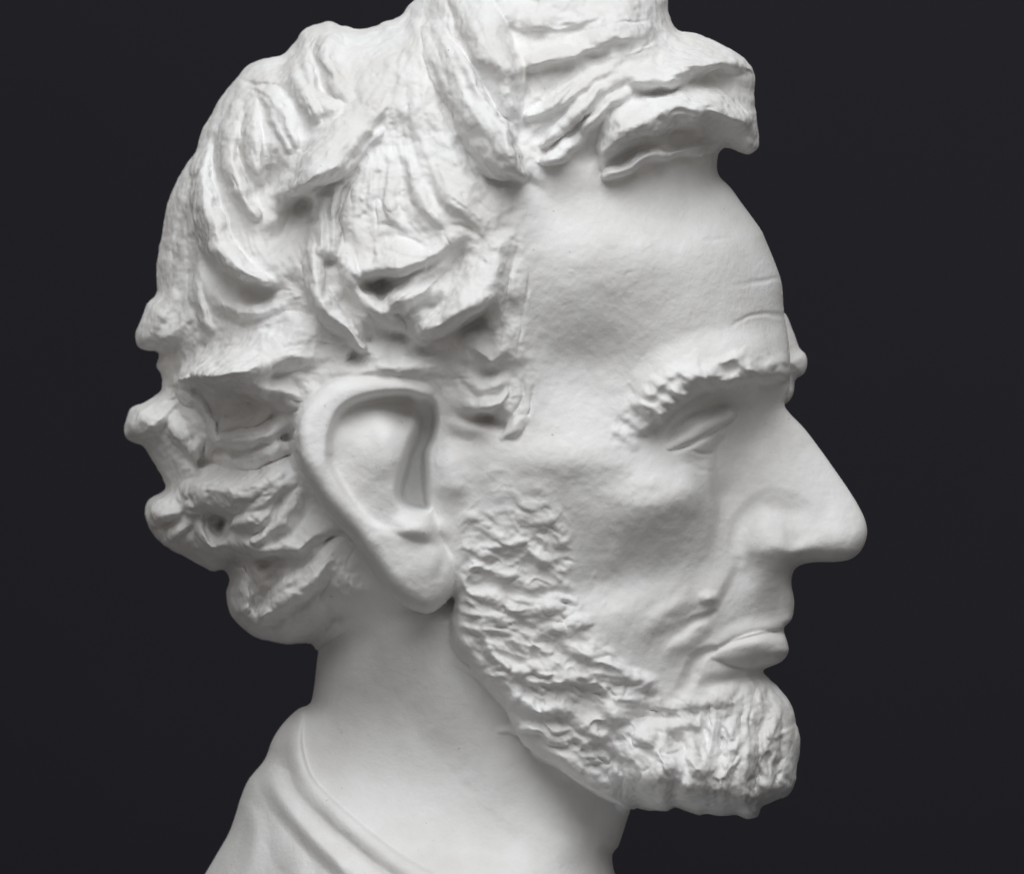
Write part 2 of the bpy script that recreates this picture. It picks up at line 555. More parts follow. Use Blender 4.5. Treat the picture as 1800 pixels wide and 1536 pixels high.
def plateau(poly, level_pts, roll, rollw, k=6.0, label=0, warp=True, replace=False):
    """a raised patch: closed outline, thickness from control points, edges rolled over"""
    P = catmull(poly, closed=True, spacing=6)
    A, B = (WU, WV) if warp else (UU, VV)
    ins = inside(P, A, B)
    d = band_distance(P, rollw + 2)
    if warp:
        d = sample(d, A, B)
    x = np.clip(d / rollw, 0, 1)
    if len(level_pts) == 1:
        lv = np.full(UU.shape, level_pts[0], np.float32)
    else:
        lv = tps(level_pts)
    lv = lv - roll * (1 - np.sqrt(np.maximum(0, 1 - (1 - x) ** 2)))
    m = ins & SOLID
    if replace:
        T[m] = lv[m]
    else:
        T[m] = smax(T, lv, k)[m]
    if label:
        LABEL[m] = label
    return m


# label ids
FACE, HAIR, BEARD, EAR, BROW, EYE, NOSE, LIPS, NECK, ROBE = range(1, 11)
# ------------------------------------------------------------------ regions of the surface
HAIR_LINE = [(1262, 286), (1190, 283), (1130, 298), (1075, 316), (1040, 285), (1000, 283), (950, 300), (930, 330), (918, 400), (922, 470), (915, 560), (930, 640),
             (925, 700), (900, 760), (850, 745), (800, 700), (770, 672), (700, 662), (600, 662), (555, 690), (524, 740), (522, 800), (552, 861),
             (590, 920), (640, 980), (650, 1040), (600, 1085), (562, 1143)]
hair_poly = np.vstack([catmull(HAIR_LINE, spacing=6), np.array([(540, 1180), (150, 1180), (150, -150), (1400, -150), (1400, 275)], float)])
HAIRM = inside(hair_poly, WU, WV) & SOLID
BEARD_LINE = [(792, 1040), (798, 980), (804, 900), (818, 846), (856, 806), (920, 792), (972, 846), (1004, 930), (1018, 1010), (1036, 1080), (1070, 1136), (1116, 1178), (1165, 1206), (1210, 1216),
              (1265, 1208), (1300, 1192), (1345, 1178)]
beard_poly = np.vstack([catmull(BEARD_LINE, spacing=6), np.array([(1450, 1180), (1450, 1460), (1105, 1460)], float), jaw_c[2:80]])
jw = [p for p in jaw_c if p[0] > 786 and p[1] > 1045]
beard_poly = np.vstack([catmull(BEARD_LINE, spacing=6), np.array([(1450, 1180), (1450, 1460), (1105, 1460)], float), np.array(jw)])
BEARDM = inside(beard_poly, WU, WV) & SOLID & inB
LABEL[:] = np.where(inB & (TB_edge > TA_in), FACE, NECK)
LABEL[HAIRM] = HAIR
LABEL[BEARDM] = BEARD
FACEBASE = T.copy()

# ------------------------------------------------------------------ face
# brow bulge, soft above and falling away sharply below
brow_line = catmull([(1096, 772, 50, 0), (1120, 762, 70, 10), (1146, 752, 90, 28), (1170, 736, 104, 46), (1196, 714, 110, 56), (1226, 694, 112, 62), (1265, 680, 110, 66), (1315, 671, 108, 68), (1360, 666, 106, 62), (1394, 656, 96, 42)], spacing=13)
step([tuple(p) for p in brow_line], side=-1, cw=15, rag=6)
step([(1118, 718, 14, 0), (1150, 696, 26, 12), (1185, 670, 30, 16), (1222, 666, 24, 5)], side=-1, cw=8, warp=True, rag=6)
step([(1180, 712, 14, 0), (1214, 682, 26, 15), (1246, 664, 28, 16), (1270, 662, 16, 2)], side=-1, cw=8, warp=True, rag=6)
step([(1254, 652, 14, 0), (1284, 640, 24, 15), (1312, 646, 24, 12), (1345, 654, 16, 2)], side=-1, cw=8, warp=True, rag=6)
dent(1262, 720, 44, 14, 28, -25)
dent(1196, 756, 32, 11, 18, -32)
dent(1318, 706, 30, 22, 12)
B1 = T.copy()
# upper lid
lock([(1178, 782, 10, 6), (1205, 764, 20, 28), (1240, 744, 22, 42), (1282, 726, 13, 28)], t0=0.15, eL=2.6, eR=4, grooves=0, crease=5, base=B1, label=EYE, k=4, warp=False)
# lower lid and bag
step([(1183, 796, 20, 0), (1212, 783, 34, 20), (1236, 770, 34, 28), (1256, 757, 24, 20)], side=1, cw=7)
ridge([(1212, 790, 5, 0), (1232, 797, 5, -5), (1250, 797, 5, -5)], warp=False)
ridge([(1190, 812, 8, 0), (1225, 822, 8, -3), (1250, 826, 6, -2)])
# front border of the cheek, standing proud of the side of the nose
step([(1252, 756, 30, 0), (1251, 790, 60, 9), (1254, 830, 90, 16), (1257, 880, 95, 20), (1256, 915, 95, 15), (1248, 955, 90, 5), (1235, 990, 60, 0)], side=1, cw=22)
dent(1155, 885, 85, 50, -25, -15)
dent(1000, 808, 110, 34, -12, 0)
dent(1105, 1015, 105, 42, 23, -15)
dent(1080, 1090, 60, 60, -8)
# nose
ridge([(1296, 978, 20, -2), (1300, 945, 24, -10), (1315, 908, 26, -8), (1350, 886, 30, -4), (1392, 896, 34, -6), (1424, 916, 24, 0)], e=1.5, warp=False)
dent(1350, 944, 44, 40, -28, 0, 1.4)
dent(1482, 935, 42, 42, -12)
dent(1408, 982, 18, 6, 7, -10)
# nasolabial fold and the small wart at its end
step([(1304, 930, 20, 0), (1300, 965, 40, 3), (1288, 1002, 55, 7), (1272, 1036, 60, 12), (1256, 1066, 50, 13), (1236, 1088, 40, 0)], side=1, cw=20)
dent(1246, 1050, 13, 11, -15, 0, 1.4)
ridge([(1258, 1080, 9, -4), (1226, 1094, 14, -8), (1192, 1114, 18, -3)])
ridge([(1215, 1048, 24, 5), (1170, 1082, 30, 9), (1125, 1125, 30, 2)])
ridge([(1240, 1105, 18, 4), (1195, 1138, 22, 8), (1165, 1165, 20, 1)])
# mouth
B4 = T.copy()
lock([(1256, 1152, 8, 3), (1296, 1147, 25, 28), (1340, 1142, 33, 44), (1380, 1138, 26, 28)], t0=-0.15, eL=2.6, eR=3, grooves=0, crease=3, base=B4, label=LIPS, k=4, warp=False)
step([(1240, 1146, 16, 2), (1285, 1127, 32, 12), (1330, 1114, 36, 18), (1386, 1102, 34, 14)], side=-1, cw=6)
ridge([(1330, 1093, 12, -2), (1385, 1082, 12, -3)], warp=False)
ridge([(1254, 1140, 12, -6), (1228, 1160, 20, -14), (1206, 1196, 20, -9), (1195, 1225, 14, 0)])
dent(1300, 1194, 48, 12, 18, -12)
dent(1262, 1188, 24, 26, -7)
lip_poly = catmull([(1250, 1140), (1300, 1110), (1350, 1092), (1400, 1082), (1400, 1106), (1330, 1116), (1262, 1142)], closed=True)
LABEL[inside(lip_poly, UU, VV) & SOLID] = LIPS
# forehead creases
ridge([(1270, 506, 8, 0), (1330, 493, 8, -3), (1378, 492, 7, -4)])
ridge([(1225, 427, 5, 0), (1262, 420, 5, -1.8), (1290, 414, 4, 0)])
ridge([(1280, 575, 5, 0), (1315, 557, 6, -4), (1376, 552, 6, -4)])
dent(1020, 645, 100, 62, 16)

# ------------------------------------------------------------------ ear
EAR_OUT = [(770, 676), (720, 660), (662, 655), (600, 662), (556, 688), (524, 727), (518, 773), (526, 815), (552, 861), (587, 910), (623, 949), (649, 985), (682, 1033), (714, 1063),
           (750, 1077), (775, 1066), (793, 1046), (802, 1018), (798, 985), (776, 940), (766, 880), (766, 800), (775, 720)]
ear_lv = [(530, 770, 440), (575, 690, 408), (660, 668, 384), (735, 675, 362), (775, 720, 330), (560, 850, 438), (620, 930, 418), (680, 1000, 396), (740, 1050, 372), (740, 990, 384),
          (785, 1010, 356), (785, 900, 322), (785, 800, 312), (690, 930, 388), (650, 800, 395)]
dent(535, 695, 50, 40, -46)
dent(620, 648, 70, 22, -34)
dent(700, 640, 60, 20, -20)
pre_ear = T.copy()
em = plateau(EAR_OUT, ear_lv, 60, 30, k=8, label=0, warp=False)
EAR_IN = [(771, 722), (764, 700), (734, 688), (695, 687), (656, 690), (617, 701), (591, 721), (578, 747), (571, 780), (574, 815), (594, 854), (623, 897), (656, 926), (695, 937), (735, 925),
          (757, 900), (756, 850), (755, 800), (768, 765)]
ein = catmull(EAR_IN, closed=True, spacing=5)
mi = inside(ein, UU, VV)
di = band_distance(ein, 60)
lv = tps([(592, 760, 378), (600, 810, 384), (625, 865, 388), (660, 905, 384), (620, 730, 352), (665, 712, 322), (720, 712, 276), (755, 725, 264), (704, 738, 318), (650, 770, 386), (680, 760, 388), (690, 810, 394), (665, 850, 392),
          (692, 860, 384), (735, 780, 322), (735, 850, 318), (710, 925, 372), (745, 905, 340)])
bw = np.clip(12 + (UU - 718) * 1.0, 12, 50) * np.where(VV < 800, 1, 0.6) + 4
xx = np.clip(di / bw, 0, 1)
xx = xx * xx * (3 - 2 * xx)
T[mi] = (T * (1 - xx) + lv * xx)[mi]
CON = [(724, 735), (714, 780), (707, 815), (698, 848), (696, 876), (710, 893), (735, 901), (757, 896), (756, 850), (755, 800), (767, 770), (773, 735), (764, 704), (735, 694), (700, 702), (704, 730)]
cn_ = catmull(CON, closed=True, spacing=5)
mc = inside(cn_, UU, VV)
dc = band_distance(cn_, 40)
lv = tps([(740, 715, 268), (745, 745, 250), (732, 790, 240), (725, 840, 228), (728, 880, 245), (740, 860, 230)])
xx = np.clip(dc / (13 + 18 * np.clip((805 - VV) / 60, 0, 1) * np.clip((750 - UU) / 20, 0, 1)), 0, 1)
xx = xx * xx * (3 - 2 * xx)
T[mc] = (T * (1 - xx) + np.minimum(lv, T) * xx)[mc]
dent(738, 928, 38, 20, -30, 8, 1.2, warp=False)
dent(788, 836, 32, 40, -22, 0, 1.3)
T += np.where(em, 2.5 * fbm(UU, VV, 60, 181, 2), 0)
ridge([(656, 934, 6, -1), (700, 943, 7, -4), (735, 953, 7, -4), (768, 960, 7, -2)])
dent(772, 1010, 12, 40, 7, 10)
dent(503, 800, 14, 50, 30, 0)            # crevice behind the shell
dent(528, 880, 12, 40, 22, -28)
dent(820, 772, 26, 12, 22, 20)
LABEL[em & (T > pre_ear + 0.5)] = EAR
LABEL[mi] = EAR
ear_keep = LABEL == EAR

# ------------------------------------------------------------------ hair
hm = blur(HAIRM.astype(np.float32), 22)
EARZONE = blur(ear_keep.astype(np.float32), 5)
lump = fbm(UU, VV, 110, 31, 3) * 16 + fbm(UU, VV, 40, 41, 3) * 5
T += np.where(SOLID, lump * hm * (1 - EARZONE), 0)
HAIRMASS = blur(T, 6) - 4
T_ear = T.copy()
EARM = blur(ear_keep.astype(np.float32), 2.5)
lid = 20                                                        # lock labels start here
# L: a lock (points (u, v, half width, height), crest, left / right fall-off; 0 = melts into the mass)
# S: a ledge (points (u, v, reach, height), width of the drop): swells on the left of travel, drops on the right
# G: a groove (points (u, v, half width, depth)), D: a hollow (u, v, ru, rv, depth, angle)
SHAPES = [
    # ---- back of the head
    ('S', 10, [(640, 190, 30, 0), (575, 178, 44, 12), (552, 130, 44, 18), (540, 70, 30, 8)]),
    ('L', [(586, 44, 20, 8), (580, 90, 26, 22), (596, 140, 26, 22), (620, 180, 20, 6)], 0.2, 0, 0),
    ('L', [(520, 80, 22, 6), (516, 130, 30, 20), (546, 190, 32, 24), (560, 220, 26, 6)], 0.0, 0, 0),
    ('L', [(452, 118, 22, 4), (470, 160, 26, 14), (500, 200, 24, 16), (522, 245, 14, 12)], 0.0, 0, 3),
    ('L', [(470, 170, 12, 4), (484, 215, 13, 14), (512, 262, 8, 8)], 0.0, 2, 2),
    ('L', [(440, 170, 16, 6), (438, 230, 20, 22), (448, 290, 20, 26), (464, 318, 12, 16)], 0.0, 2.2, 2.4),
    ('L', [(418, 172, 16, 8), (400, 230, 20, 24), (405, 296, 22, 34), (426, 345, 20, 32), (452, 380, 10, 18)], -0.1, 2.2, 2.6),
    ('L', [(398, 178, 12, 6), (366, 240, 16, 18), (357, 300, 20, 34), (364, 365, 25, 46), (382, 424, 27, 54), (420, 468, 24, 54), (468, 491, 10, 40)], 0.1, 2.4, 2.6),
    ('G', [(395, 190, 7, 2), (352, 280, 8, 5), (331, 400, 8, 6), (337, 520, 8, 6), (354, 574, 6, 2)]),
    ('G', [(352, 272, 6, 2), (322, 380, 7, 8), (304, 470, 7, 8), (288, 520, 5, 3)]),
    ('G', [(346, 330, 6, 2), (338, 420, 6, 4), (352, 500, 6, 3)]),
    ('L', [(352, 470, 12, 4), (348, 520, 14, 16), (360, 560, 12, 16), (378, 580, 7, 8)], 0.0, 2, 2),
    ('L', [(318, 470, 16, 4), (300, 520, 22, 16), (272, 560, 28, 26), (254, 592, 22, 18)], 0.0, 0, 0),
    ('S', 22, [(246, 606, 30, 6), (278, 612, 40, 20), (310, 596, 36, 18), (330, 570, 24, 4)]),
    # smooth ledge under the long lock
    ('L', [(350, 500, 16, 4), (385, 535, 22, 14), (440, 548, 24, 20), (510, 528, 24, 10)], -0.2, 3, 0),
    ('D', 455, 515, 40, 14, 28, 12), ('D', 395, 492, 26, 10, 16, 40),
    # ---- the lock with the deep hollow under its end
    ('L', [(668, 150, 34, 4), (632, 200, 42, 26), (594, 240, 42, 44), (552, 290, 36, 62), (520, 326, 20, 62)], -0.15, 2.6, 0),
    ('S', 12, [(505, 338, 34, 16), (540, 328, 46, 34), (580, 314, 46, 34), (622, 292, 40, 22), (664, 244, 34, 8)]),
    ('D', 534, 362, 32, 24, 62, -12), ('D', 505, 398, 26, 26, 34, -40), ('D', 470, 318, 16, 30, 30, 25), ('D', 486, 425, 28, 16, 26, -35), ('D', 632, 280, 24, 10, 14, -40),
    # rough column beside it
    ('L', [(566, 350, 14, 8), (560, 400, 18, 26), (566, 450, 16, 24)], 0.0, 2, 2),
    ('L', [(590, 330, 12, 6), (584, 390, 13, 20), (582, 450, 12, 18)], 0.0, 2, 2),
    ('L', [(552, 400, 15, 10), (552, 470, 20, 30), (566, 530, 24, 42), (600, 572, 24, 44), (638, 610, 11, 34)], 0.15, 2.6, 2.4),
    ('G', [(628, 296, 5, 4), (604, 345, 6, 12), (597, 410, 6, 14), (604, 470, 5, 8)]),
    ('L', [(606, 440, 14, 6), (612, 480, 18, 24), (640, 522, 20, 32), (676, 560, 17, 28), (704, 580, 10, 12)], 0.1, 2.6, 2.6),
    ('L', [(622, 548, 8, 6), (640, 556, 11, 22), (652, 566, 8, 12)], 0, 2, 2),
    ('D', 560, 578, 34, 16, 34, 35), ('D', 600, 600, 26, 10, 24, 40), ('D', 650, 598, 14, 9, 18, 0), ('D', 612, 625, 34, 9, 14, 20),
    # ---- the curl above the ear
    ('S', 18, [(606, 470, 40, 6), (646, 494, 66, 28), (700, 484, 70, 40), (748, 462, 66, 28), (790, 440, 50, 8)]),
    ('L', [(690, 270, 12, 4), (688, 330, 14, 12), (700, 380, 13, 10), (740, 408, 10, 2)], 0.2, 0, 3),
    ('L', [(716, 268, 14, 4), (726, 320, 16, 14), (758, 370, 17, 14), (800, 400, 12, 3)], 0.2, 0, 3),
    ('L', [(770, 290, 20, 4), (790, 340, 24, 14), (826, 372, 24, 16), (868, 402, 18, 6)], 0.2, 0, 3),
    ('G', [(704, 410, 5, 2), (730, 420, 6, 9), (760, 428, 5, 3)]), ('G', [(680, 436, 5, 2), (716, 452, 6, 6), (752, 450, 5, 2)]),
    ('G', [(795, 394, 5, 3), (818, 402, 5, 8), (846, 412, 5, 2)]), ('G', [(668, 350, 3, 4), (682, 362, 3, 6), (696, 380, 3, 3)]), ('G', [(655, 400, 5, 2), (680, 392, 5, 6), (700, 400, 5, 2)]),
    ('D', 668, 500, 24, 15, 40, -10),
    ('L', [(770, 470, 16, 8), (735, 500, 24, 30), (700, 530, 26, 36), (676, 545, 14, 22)], -0.2, 3.5, 2),
    ('D', 752, 492, 26, 8, 18, -25), ('D', 802, 466, 12, 30, 20, 20), ('D', 755, 535, 22, 7, 16, -10),
    ('L', [(862, 470, 22, 8), (842, 510, 32, 32), (804, 548, 34, 46), (764, 572, 24, 44), (742, 580, 12, 26)], 0.0, 3, 2.2),
    ('S', 16, [(742, 590, 26, 10), (790, 584, 40, 20), (822, 556, 40, 24), (858, 540, 34, 14), (880, 520, 24, 2)]),
    ('D', 832, 572, 36, 12, 34, -25), ('D', 700, 590, 34, 14, 34, 20), ('D', 745, 618, 34, 11, 30, 0),
    # ---- hair line at the temple
    ('L', [(884, 400, 22, 0), (874, 450, 30, 14), (868, 510, 28, 18), (880, 560, 20, 4)], 0.0, 0, 0),
    ('G', [(910, 400, 5, 0), (903, 460, 5, 4), (894, 520, 5, 5), (886, 560, 4, 0)]), ('G', [(922, 540, 4, 0), (916, 590, 4, 4), (904, 640, 4, 0)]), ('G', [(936, 470, 4, 0), (927, 520, 4, 3), (920, 560, 4, 0)]),
    ('S', 12, [(822, 604, 20, 2), (840, 622, 34, 10), (862, 638, 40, 14), (884, 622, 34, 10), (900, 596, 20, 2)]),
    ('D', 860, 652, 30, 8, 16, 0),
    ('S', 12, [(800, 660, 24, 3), (840, 690, 34, 12), (880, 680, 34, 12), (900, 655, 24, 3)]),
    ('S', 14, [(828, 716, 24, 8), (850, 722, 32, 26), (880, 716, 30, 26), (892, 700, 20, 8)]),
    ('D', 852, 738, 32, 10, 30, 8), ('D', 880, 752, 18, 6, 14, 20),
    ('G', [(905, 650, 4, 1), (898, 690, 4, 8), (884, 716, 4, 4)]), ('G', [(924, 650, 4, 1), (916, 700, 5, 7), (900, 745, 4, 3)]), ('G', [(938, 680, 4, 1), (930, 720, 4, 5), (916, 760, 4, 2)]),
    ('L', [(925, 735, 7, 3), (905, 752, 9, 12), (885, 770, 7, 5)], 0, 2, 2),
    # ---- big lock pointing back, above and behind the ear
    ('L', [(590, 606, 34, 4), (520, 600, 52, 22), (440, 622, 52, 48), (372, 640, 40, 62), (332, 656, 22, 54)], -0.45, 0, 0),
    ('S', 40, [(322, 674, 30, 30), (346, 672, 56, 70), (380, 680, 70, 90), (424, 682, 72, 86), (462, 696, 56, 50), (505, 702, 30, 8)]),
    ('G', [(372, 600, 6, 2), (364, 606, 8, 10), (352, 616, 6, 2)]), ('G', [(420, 614, 5, 1), (440, 604, 5, 5), (458, 590, 4, 1)]), ('G', [(430, 640, 4, 1), (450, 622, 5, 5), (480, 610, 4, 1)]),
    ('L', [(346, 694, 8, 6), (352, 715, 13, 22), (362, 734, 9, 12)], 0, 2, 2),
    ('D', 412, 722, 40, 22, 26, -10),
    ('S', 30, [(428, 742, 18, 4), (450, 728, 24, 16), (500, 722, 26, 14), (525, 716, 18, 4)]),
    ('D', 500, 786, 20, 20, 12, 0),
    ('L', [(480, 712, 14, 4), (440, 728, 22, 22), (398, 742, 15, 18)], -0.1, 2.4, 2),
    ('L', [(512, 742, 16, 4), (460, 762, 24, 22), (412, 772, 22, 30), (380, 778, 13, 24)], 0.0, 2.4, 2),
    ('L', [(515, 786, 14, 4), (465, 800, 20, 18), (415, 812, 18, 18), (388, 812, 10, 10)], 0.0, 2, 2),
    ('L', [(318, 640, 12, 4), (316, 680, 16, 18), (336, 706, 14, 14)], 0, 2, 2),
    ('G', [(290, 690, 5, 2), (300, 740, 5, 8), (326, 772, 5, 6)]),
    ('L', [(300, 700, 18, 6), (262, 738, 34, 30), (244, 752, 26, 24)], 0, 3, 3),
    ('L', [(300, 730, 12, 4), (318, 770, 15, 16), (338, 800, 10, 8)], 0, 2, 2),
    ('L', [(368, 742, 8, 4), (374, 776, 13, 20), (366, 796, 8, 8)], 0, 2, 2),
    ('L', [(352, 768, 9, 6), (343, 792, 14, 28), (346, 812, 9, 14)], 0, 2, 2),
    ('D', 420, 800, 60, 18, 16, 8), ('D', 372, 815, 22, 8, 16, 10),
    # ---- clumps at the nape
    ('L', [(540, 812, 20, 4), (480, 852, 34, 26), (410, 868, 38, 44), (350, 862, 28, 50), (326, 858, 14, 36)], 0.1, 2.6, 0),
    ('S', 14, [(316, 882, 22, 12), (334, 898, 34, 26), (362, 902, 34, 20), (384, 900, 24, 4)]),
    ('L', [(520, 850, 20, 4), (480, 890, 30, 22), (440, 918, 32, 34), (404, 926, 16, 24)], 0.1, 0, 2.6),
    ('G', [(498, 862, 5, 2), (488, 900, 6, 12), (462, 935, 6, 10), (450, 955, 5, 2)]),
    ('L', [(540, 850, 18, 4), (505, 905, 24, 22), (470, 938, 18, 26), (452, 952, 9, 14)], 0.2, 0, 3),
    ('D', 386, 918, 12, 16, 46, 15), ('D', 374, 905, 12, 8, 20, 0), ('L', [(318, 876, 8, 8), (334, 884, 12, 26), (350, 888, 8, 14)], 0, 2, 2),
    ('L', [(350, 900, 8, 4), (352, 940, 11, 14), (374, 966, 9, 10)], 0, 2, 2),
    ('L', [(330, 876, 14, 4), (286, 898, 30, 26), (268, 912, 22, 18)], -0.2, 3, 3), ('D', 300, 926, 26, 7, 14, 12), ('L', [(330, 920, 12, 6), (300, 948, 15, 20), (290, 956, 10, 12)], 0, 2, 2),
    ('S', 16, [(372, 964, 24, 8), (410, 966, 36, 18), (440, 968, 40, 24), (476, 978, 44, 26), (522, 972, 44, 24), (548, 950, 40, 16), (600, 930, 30, 4)]),
    ('D', 416, 992, 12, 20, 36, -20), ('D', 470, 986, 22, 9, 30, -8), ('D', 474, 1008, 9, 8, 12, 0), ('D', 584, 940, 20, 10, 16, -20),
    ('L', [(600, 960, 20, 2), (550, 1010, 30, 22), (506, 1045, 32, 36), (470, 1085, 16, 40)], 0.0, 0, 3),
    ('L', [(425, 1005, 10, 6), (428, 1040, 16, 20), (432, 1070, 14, 22)], 0, 2, 2.4),
    ('S', 10, [(408, 1070, 20, 8), (432, 1088, 30, 22), (462, 1102, 36, 30), (500, 1080, 34, 22), (552, 1032, 30, 14), (588, 990, 24, 2)]),
    ('G', [(440, 1030, 4, 2), (448, 1062, 4, 8), (460, 1094, 4, 6)]), ('G', [(458, 1066, 3, 4), (457, 1080, 4, 9), (462, 1092, 3, 4)]),
    ('D', 587, 1087, 22, 9, 12, 0), ('D', 540, 1090, 40, 12, 6, -10),
    # ---- crown and the two long locks over the temple
    ('G', [(740, 30, 6, 1), (746, 90, 6, 5), (762, 150, 6, 3)]), ('G', [(720, 60, 6, 1), (700, 110, 6, 4), (680, 150, 6, 1)]), ('G', [(596, 46, 5, 3), (608, 70, 5, 6), (626, 96, 5, 1)]),
    ('G', [(546, 90, 5, 4), (562, 112, 7, 12), (587, 143, 5, 4)]), ('G', [(552, 125, 5, 4), (574, 162, 6, 9), (612, 178, 5, 2)]), ('G', [(419, 137, 5, 3), (450, 147, 6, 10), (482, 150, 6, 10), (512, 182, 5, 3)]),
    ('G', [(430, 150, 5, 2), (460, 168, 6, 7), (488, 200, 5, 2)]), ('G', [(640, 110, 6, 1), (690, 60, 7, 3), (730, 20, 6, 1)]),
    ('L', [(812, -40, 34, 8), (836, 30, 42, 26), (864, 90, 46, 42), (884, 140, 40, 48), (896, 184, 28, 36), (904, 216, 16, 12)], -0.2, 2.2, 2),
    ('D', 822, 272, 14, 50, 26, -32), ('D', 876, 322, 36, 10, 24, 16), ('D', 780, 190, 9, 44, 14, -25), ('D', 930, 322, 20, 7, 8, 35), ('D', 926, 222, 7, 24, 10, 20),
    ('L', [(760, 60, 22, 6), (790, 122, 34, 30), (828, 194, 38, 54), (866, 254, 37, 66), (896, 294, 26, 62), (914, 312, 13, 44)], -0.7, 6, 2.2),
    ('G', [(792, 20, 5, 1), (800, 80, 5, 5), (818, 110, 5, 3)]), ('G', [(842, 172, 4, 0), (856, 190, 4, 5), (876, 214, 4, 0)]), ('G', [(836, 30, 5, 0), (852, 70, 5, 4), (870, 100, 5, 0)]),
    ('G', [(758, 110, 6, 3), (776, 160, 7, 8), (792, 210, 6, 4)]),
    # ---- front of the crown
    ('S', 14, [(918, 132, 26, 8), (947, 120, 44, 24), (980, 110, 50, 28), (1012, 108, 48, 24), (1040, 90, 46, 18), (1085, 72, 44, 12), (1150, 62, 30, 2)]),
    ('S', 8, [(880, 44, 24, 2), (930, 50, 34, 9), (1000, 48, 34, 9), (1060, 32, 30, 2)]),
    ('L', [(1100, 110, 18, 2), (1050, 135, 22, 16), (1000, 170, 22, 26), (955, 198, 16, 22), (932, 208, 10, 12)], 0.0, 0, 3),
    ('G', [(1034, 134, 5, 2), (1008, 160, 5, 9), (985, 184, 5, 9), (962, 204, 5, 5)]),
    ('L', [(1100, 128, 14, 4), (1048, 166, 17, 22), (1000, 212, 17, 32), (964, 246, 13, 24), (955, 252, 8, 14)], -0.1, 3, 2.4),
    ('L', [(1110, 160, 12, 6), (1066, 192, 16, 22), (1034, 222, 15, 26), (1010, 240, 9, 14)], 0, 2, 2.6),
    ('G', [(1060, 180, 5, 2), (1040, 200, 5, 10), (1004, 220, 5, 6)]),
    ('L', [(1030, 225, 12, 6), (1002, 255, 20, 26), (972, 276, 15, 26), (962, 282, 9, 18)], -0.1, 2.6, 3),
    ('S', 12, [(956, 288, 16, 6), (985, 284, 24, 14), (1014, 268, 22, 14), (1030, 250, 16, 4)]),
    ('D', 1026, 268, 16, 14, 16, 0), ('D', 950, 232, 16, 7, 16, -35), ('D', 1075, 215, 24, 8, 14, -40), ('D', 1050, 255, 12, 20, 12, 20), ('D', 960, 205, 5, 4, 6, 0),
    # ---- the overhanging forelock
    ('L', [(1060, 262, 14, 10), (1100, 215, 32, 24), (1170, 188, 36, 36), (1250, 186, 34, 40), (1310, 206, 24, 30)], 0.0, 0, 0),
    ('S', 24, [(1066, 290, 18, 14), (1080, 268, 34, 28), (1112, 248, 48, 34), (1158, 234, 54, 34), (1212, 216, 54, 32), (1250, 210, 50, 30), (1294, 220, 40, 26), (1330, 238, 24, 16)]),
    ('L', [(1064, 308, 9, 20), (1082, 298, 11, 30), (1124, 286, 11, 32), (1180, 268, 11, 28), (1230, 258, 10, 26), (1272, 252, 8, 12)], -0.2, 2, 7),
    ('D', 1112, 272, 30, 8, 14, -28),
    ('S', 26, [(1104, 130, 26, 6), (1130, 146, 44, 24), (1178, 150, 60, 34), (1205, 136, 66, 40), (1236, 126, 66, 46), (1278, 120, 60, 44), (1312, 122, 44, 24)]),
    ('D', 1150, 160, 44, 6, 14, 6), ('D', 1268, 152, 44, 12, 14, 4), ('G', [(1150, 120, 4, 1), (1180, 112, 4, 4), (1206, 114, 4, 1)]), ('G', [(1120, 92, 5, 1), (1140, 76, 5, 7), (1165, 70, 4, 1)]),
]
LOCKS = []
for sh in SHAPES:
    if sh[0] == 'L':
        big = max(p[2] for p in sh[1]) > 21
        if big:
            LOCKS.append(sh)
        lock([(p[0], p[1], p[2], p[3] * 1.35) for p in sh[1]], t0=sh[2], eL=sh[3], eR=sh[4], grooves=2, gamp=0.07, crease=3, label=(lid + len(LOCKS) - 1) if big else 0)
    elif sh[0] == 'S':
        big = max(p[2] for p in sh[2]) > 58
        if big:
            LOCKS.append(sh)
        step([(p[0], p[1], p[2], p[3] * 1.6) for p in sh[2]], side=-1, cw=sh[1], warp=True, label=(lid + len(LOCKS) - 1) if big else 0)
    elif sh[0] == 'G':
        ridge([(p[0], p[1], p[2], -p[3] * 1.3) for p in sh[1]], e=1.5)
    else:
        u, v, ru, rv, dd, g = sh[1:]
        dent(u, v, ru * 1.2, rv * 1.2, dd * (1.8 if (u < 560 and v > 640) else 1.5), g, 0.8)

amp = blur(HAIRM.astype(np.float32), 14) * (1 - EARZONE)
edge_ = np.clip(T / 120, 0, 1)
T = np.where(SOLID, T + 0.2 * (T - HAIRMASS - 12) * amp * edge_, T)
hs = blur(HAIRM.astype(np.float32), 8) * 0.62
hs = hs * (1 - 0.75 * np.clip((VV - 640) / 40, 0, 1) * np.clip((600 - UU) / 60, 0, 1))
T = T * (1 - hs) + blur(T, 4.5) * hs
T_ear = T_ear * 0.25 + blur(T_ear, 4.0) * 0.75
T = T * (1 - EARM) + T_ear * EARM
LABEL[ear_keep] = EAR

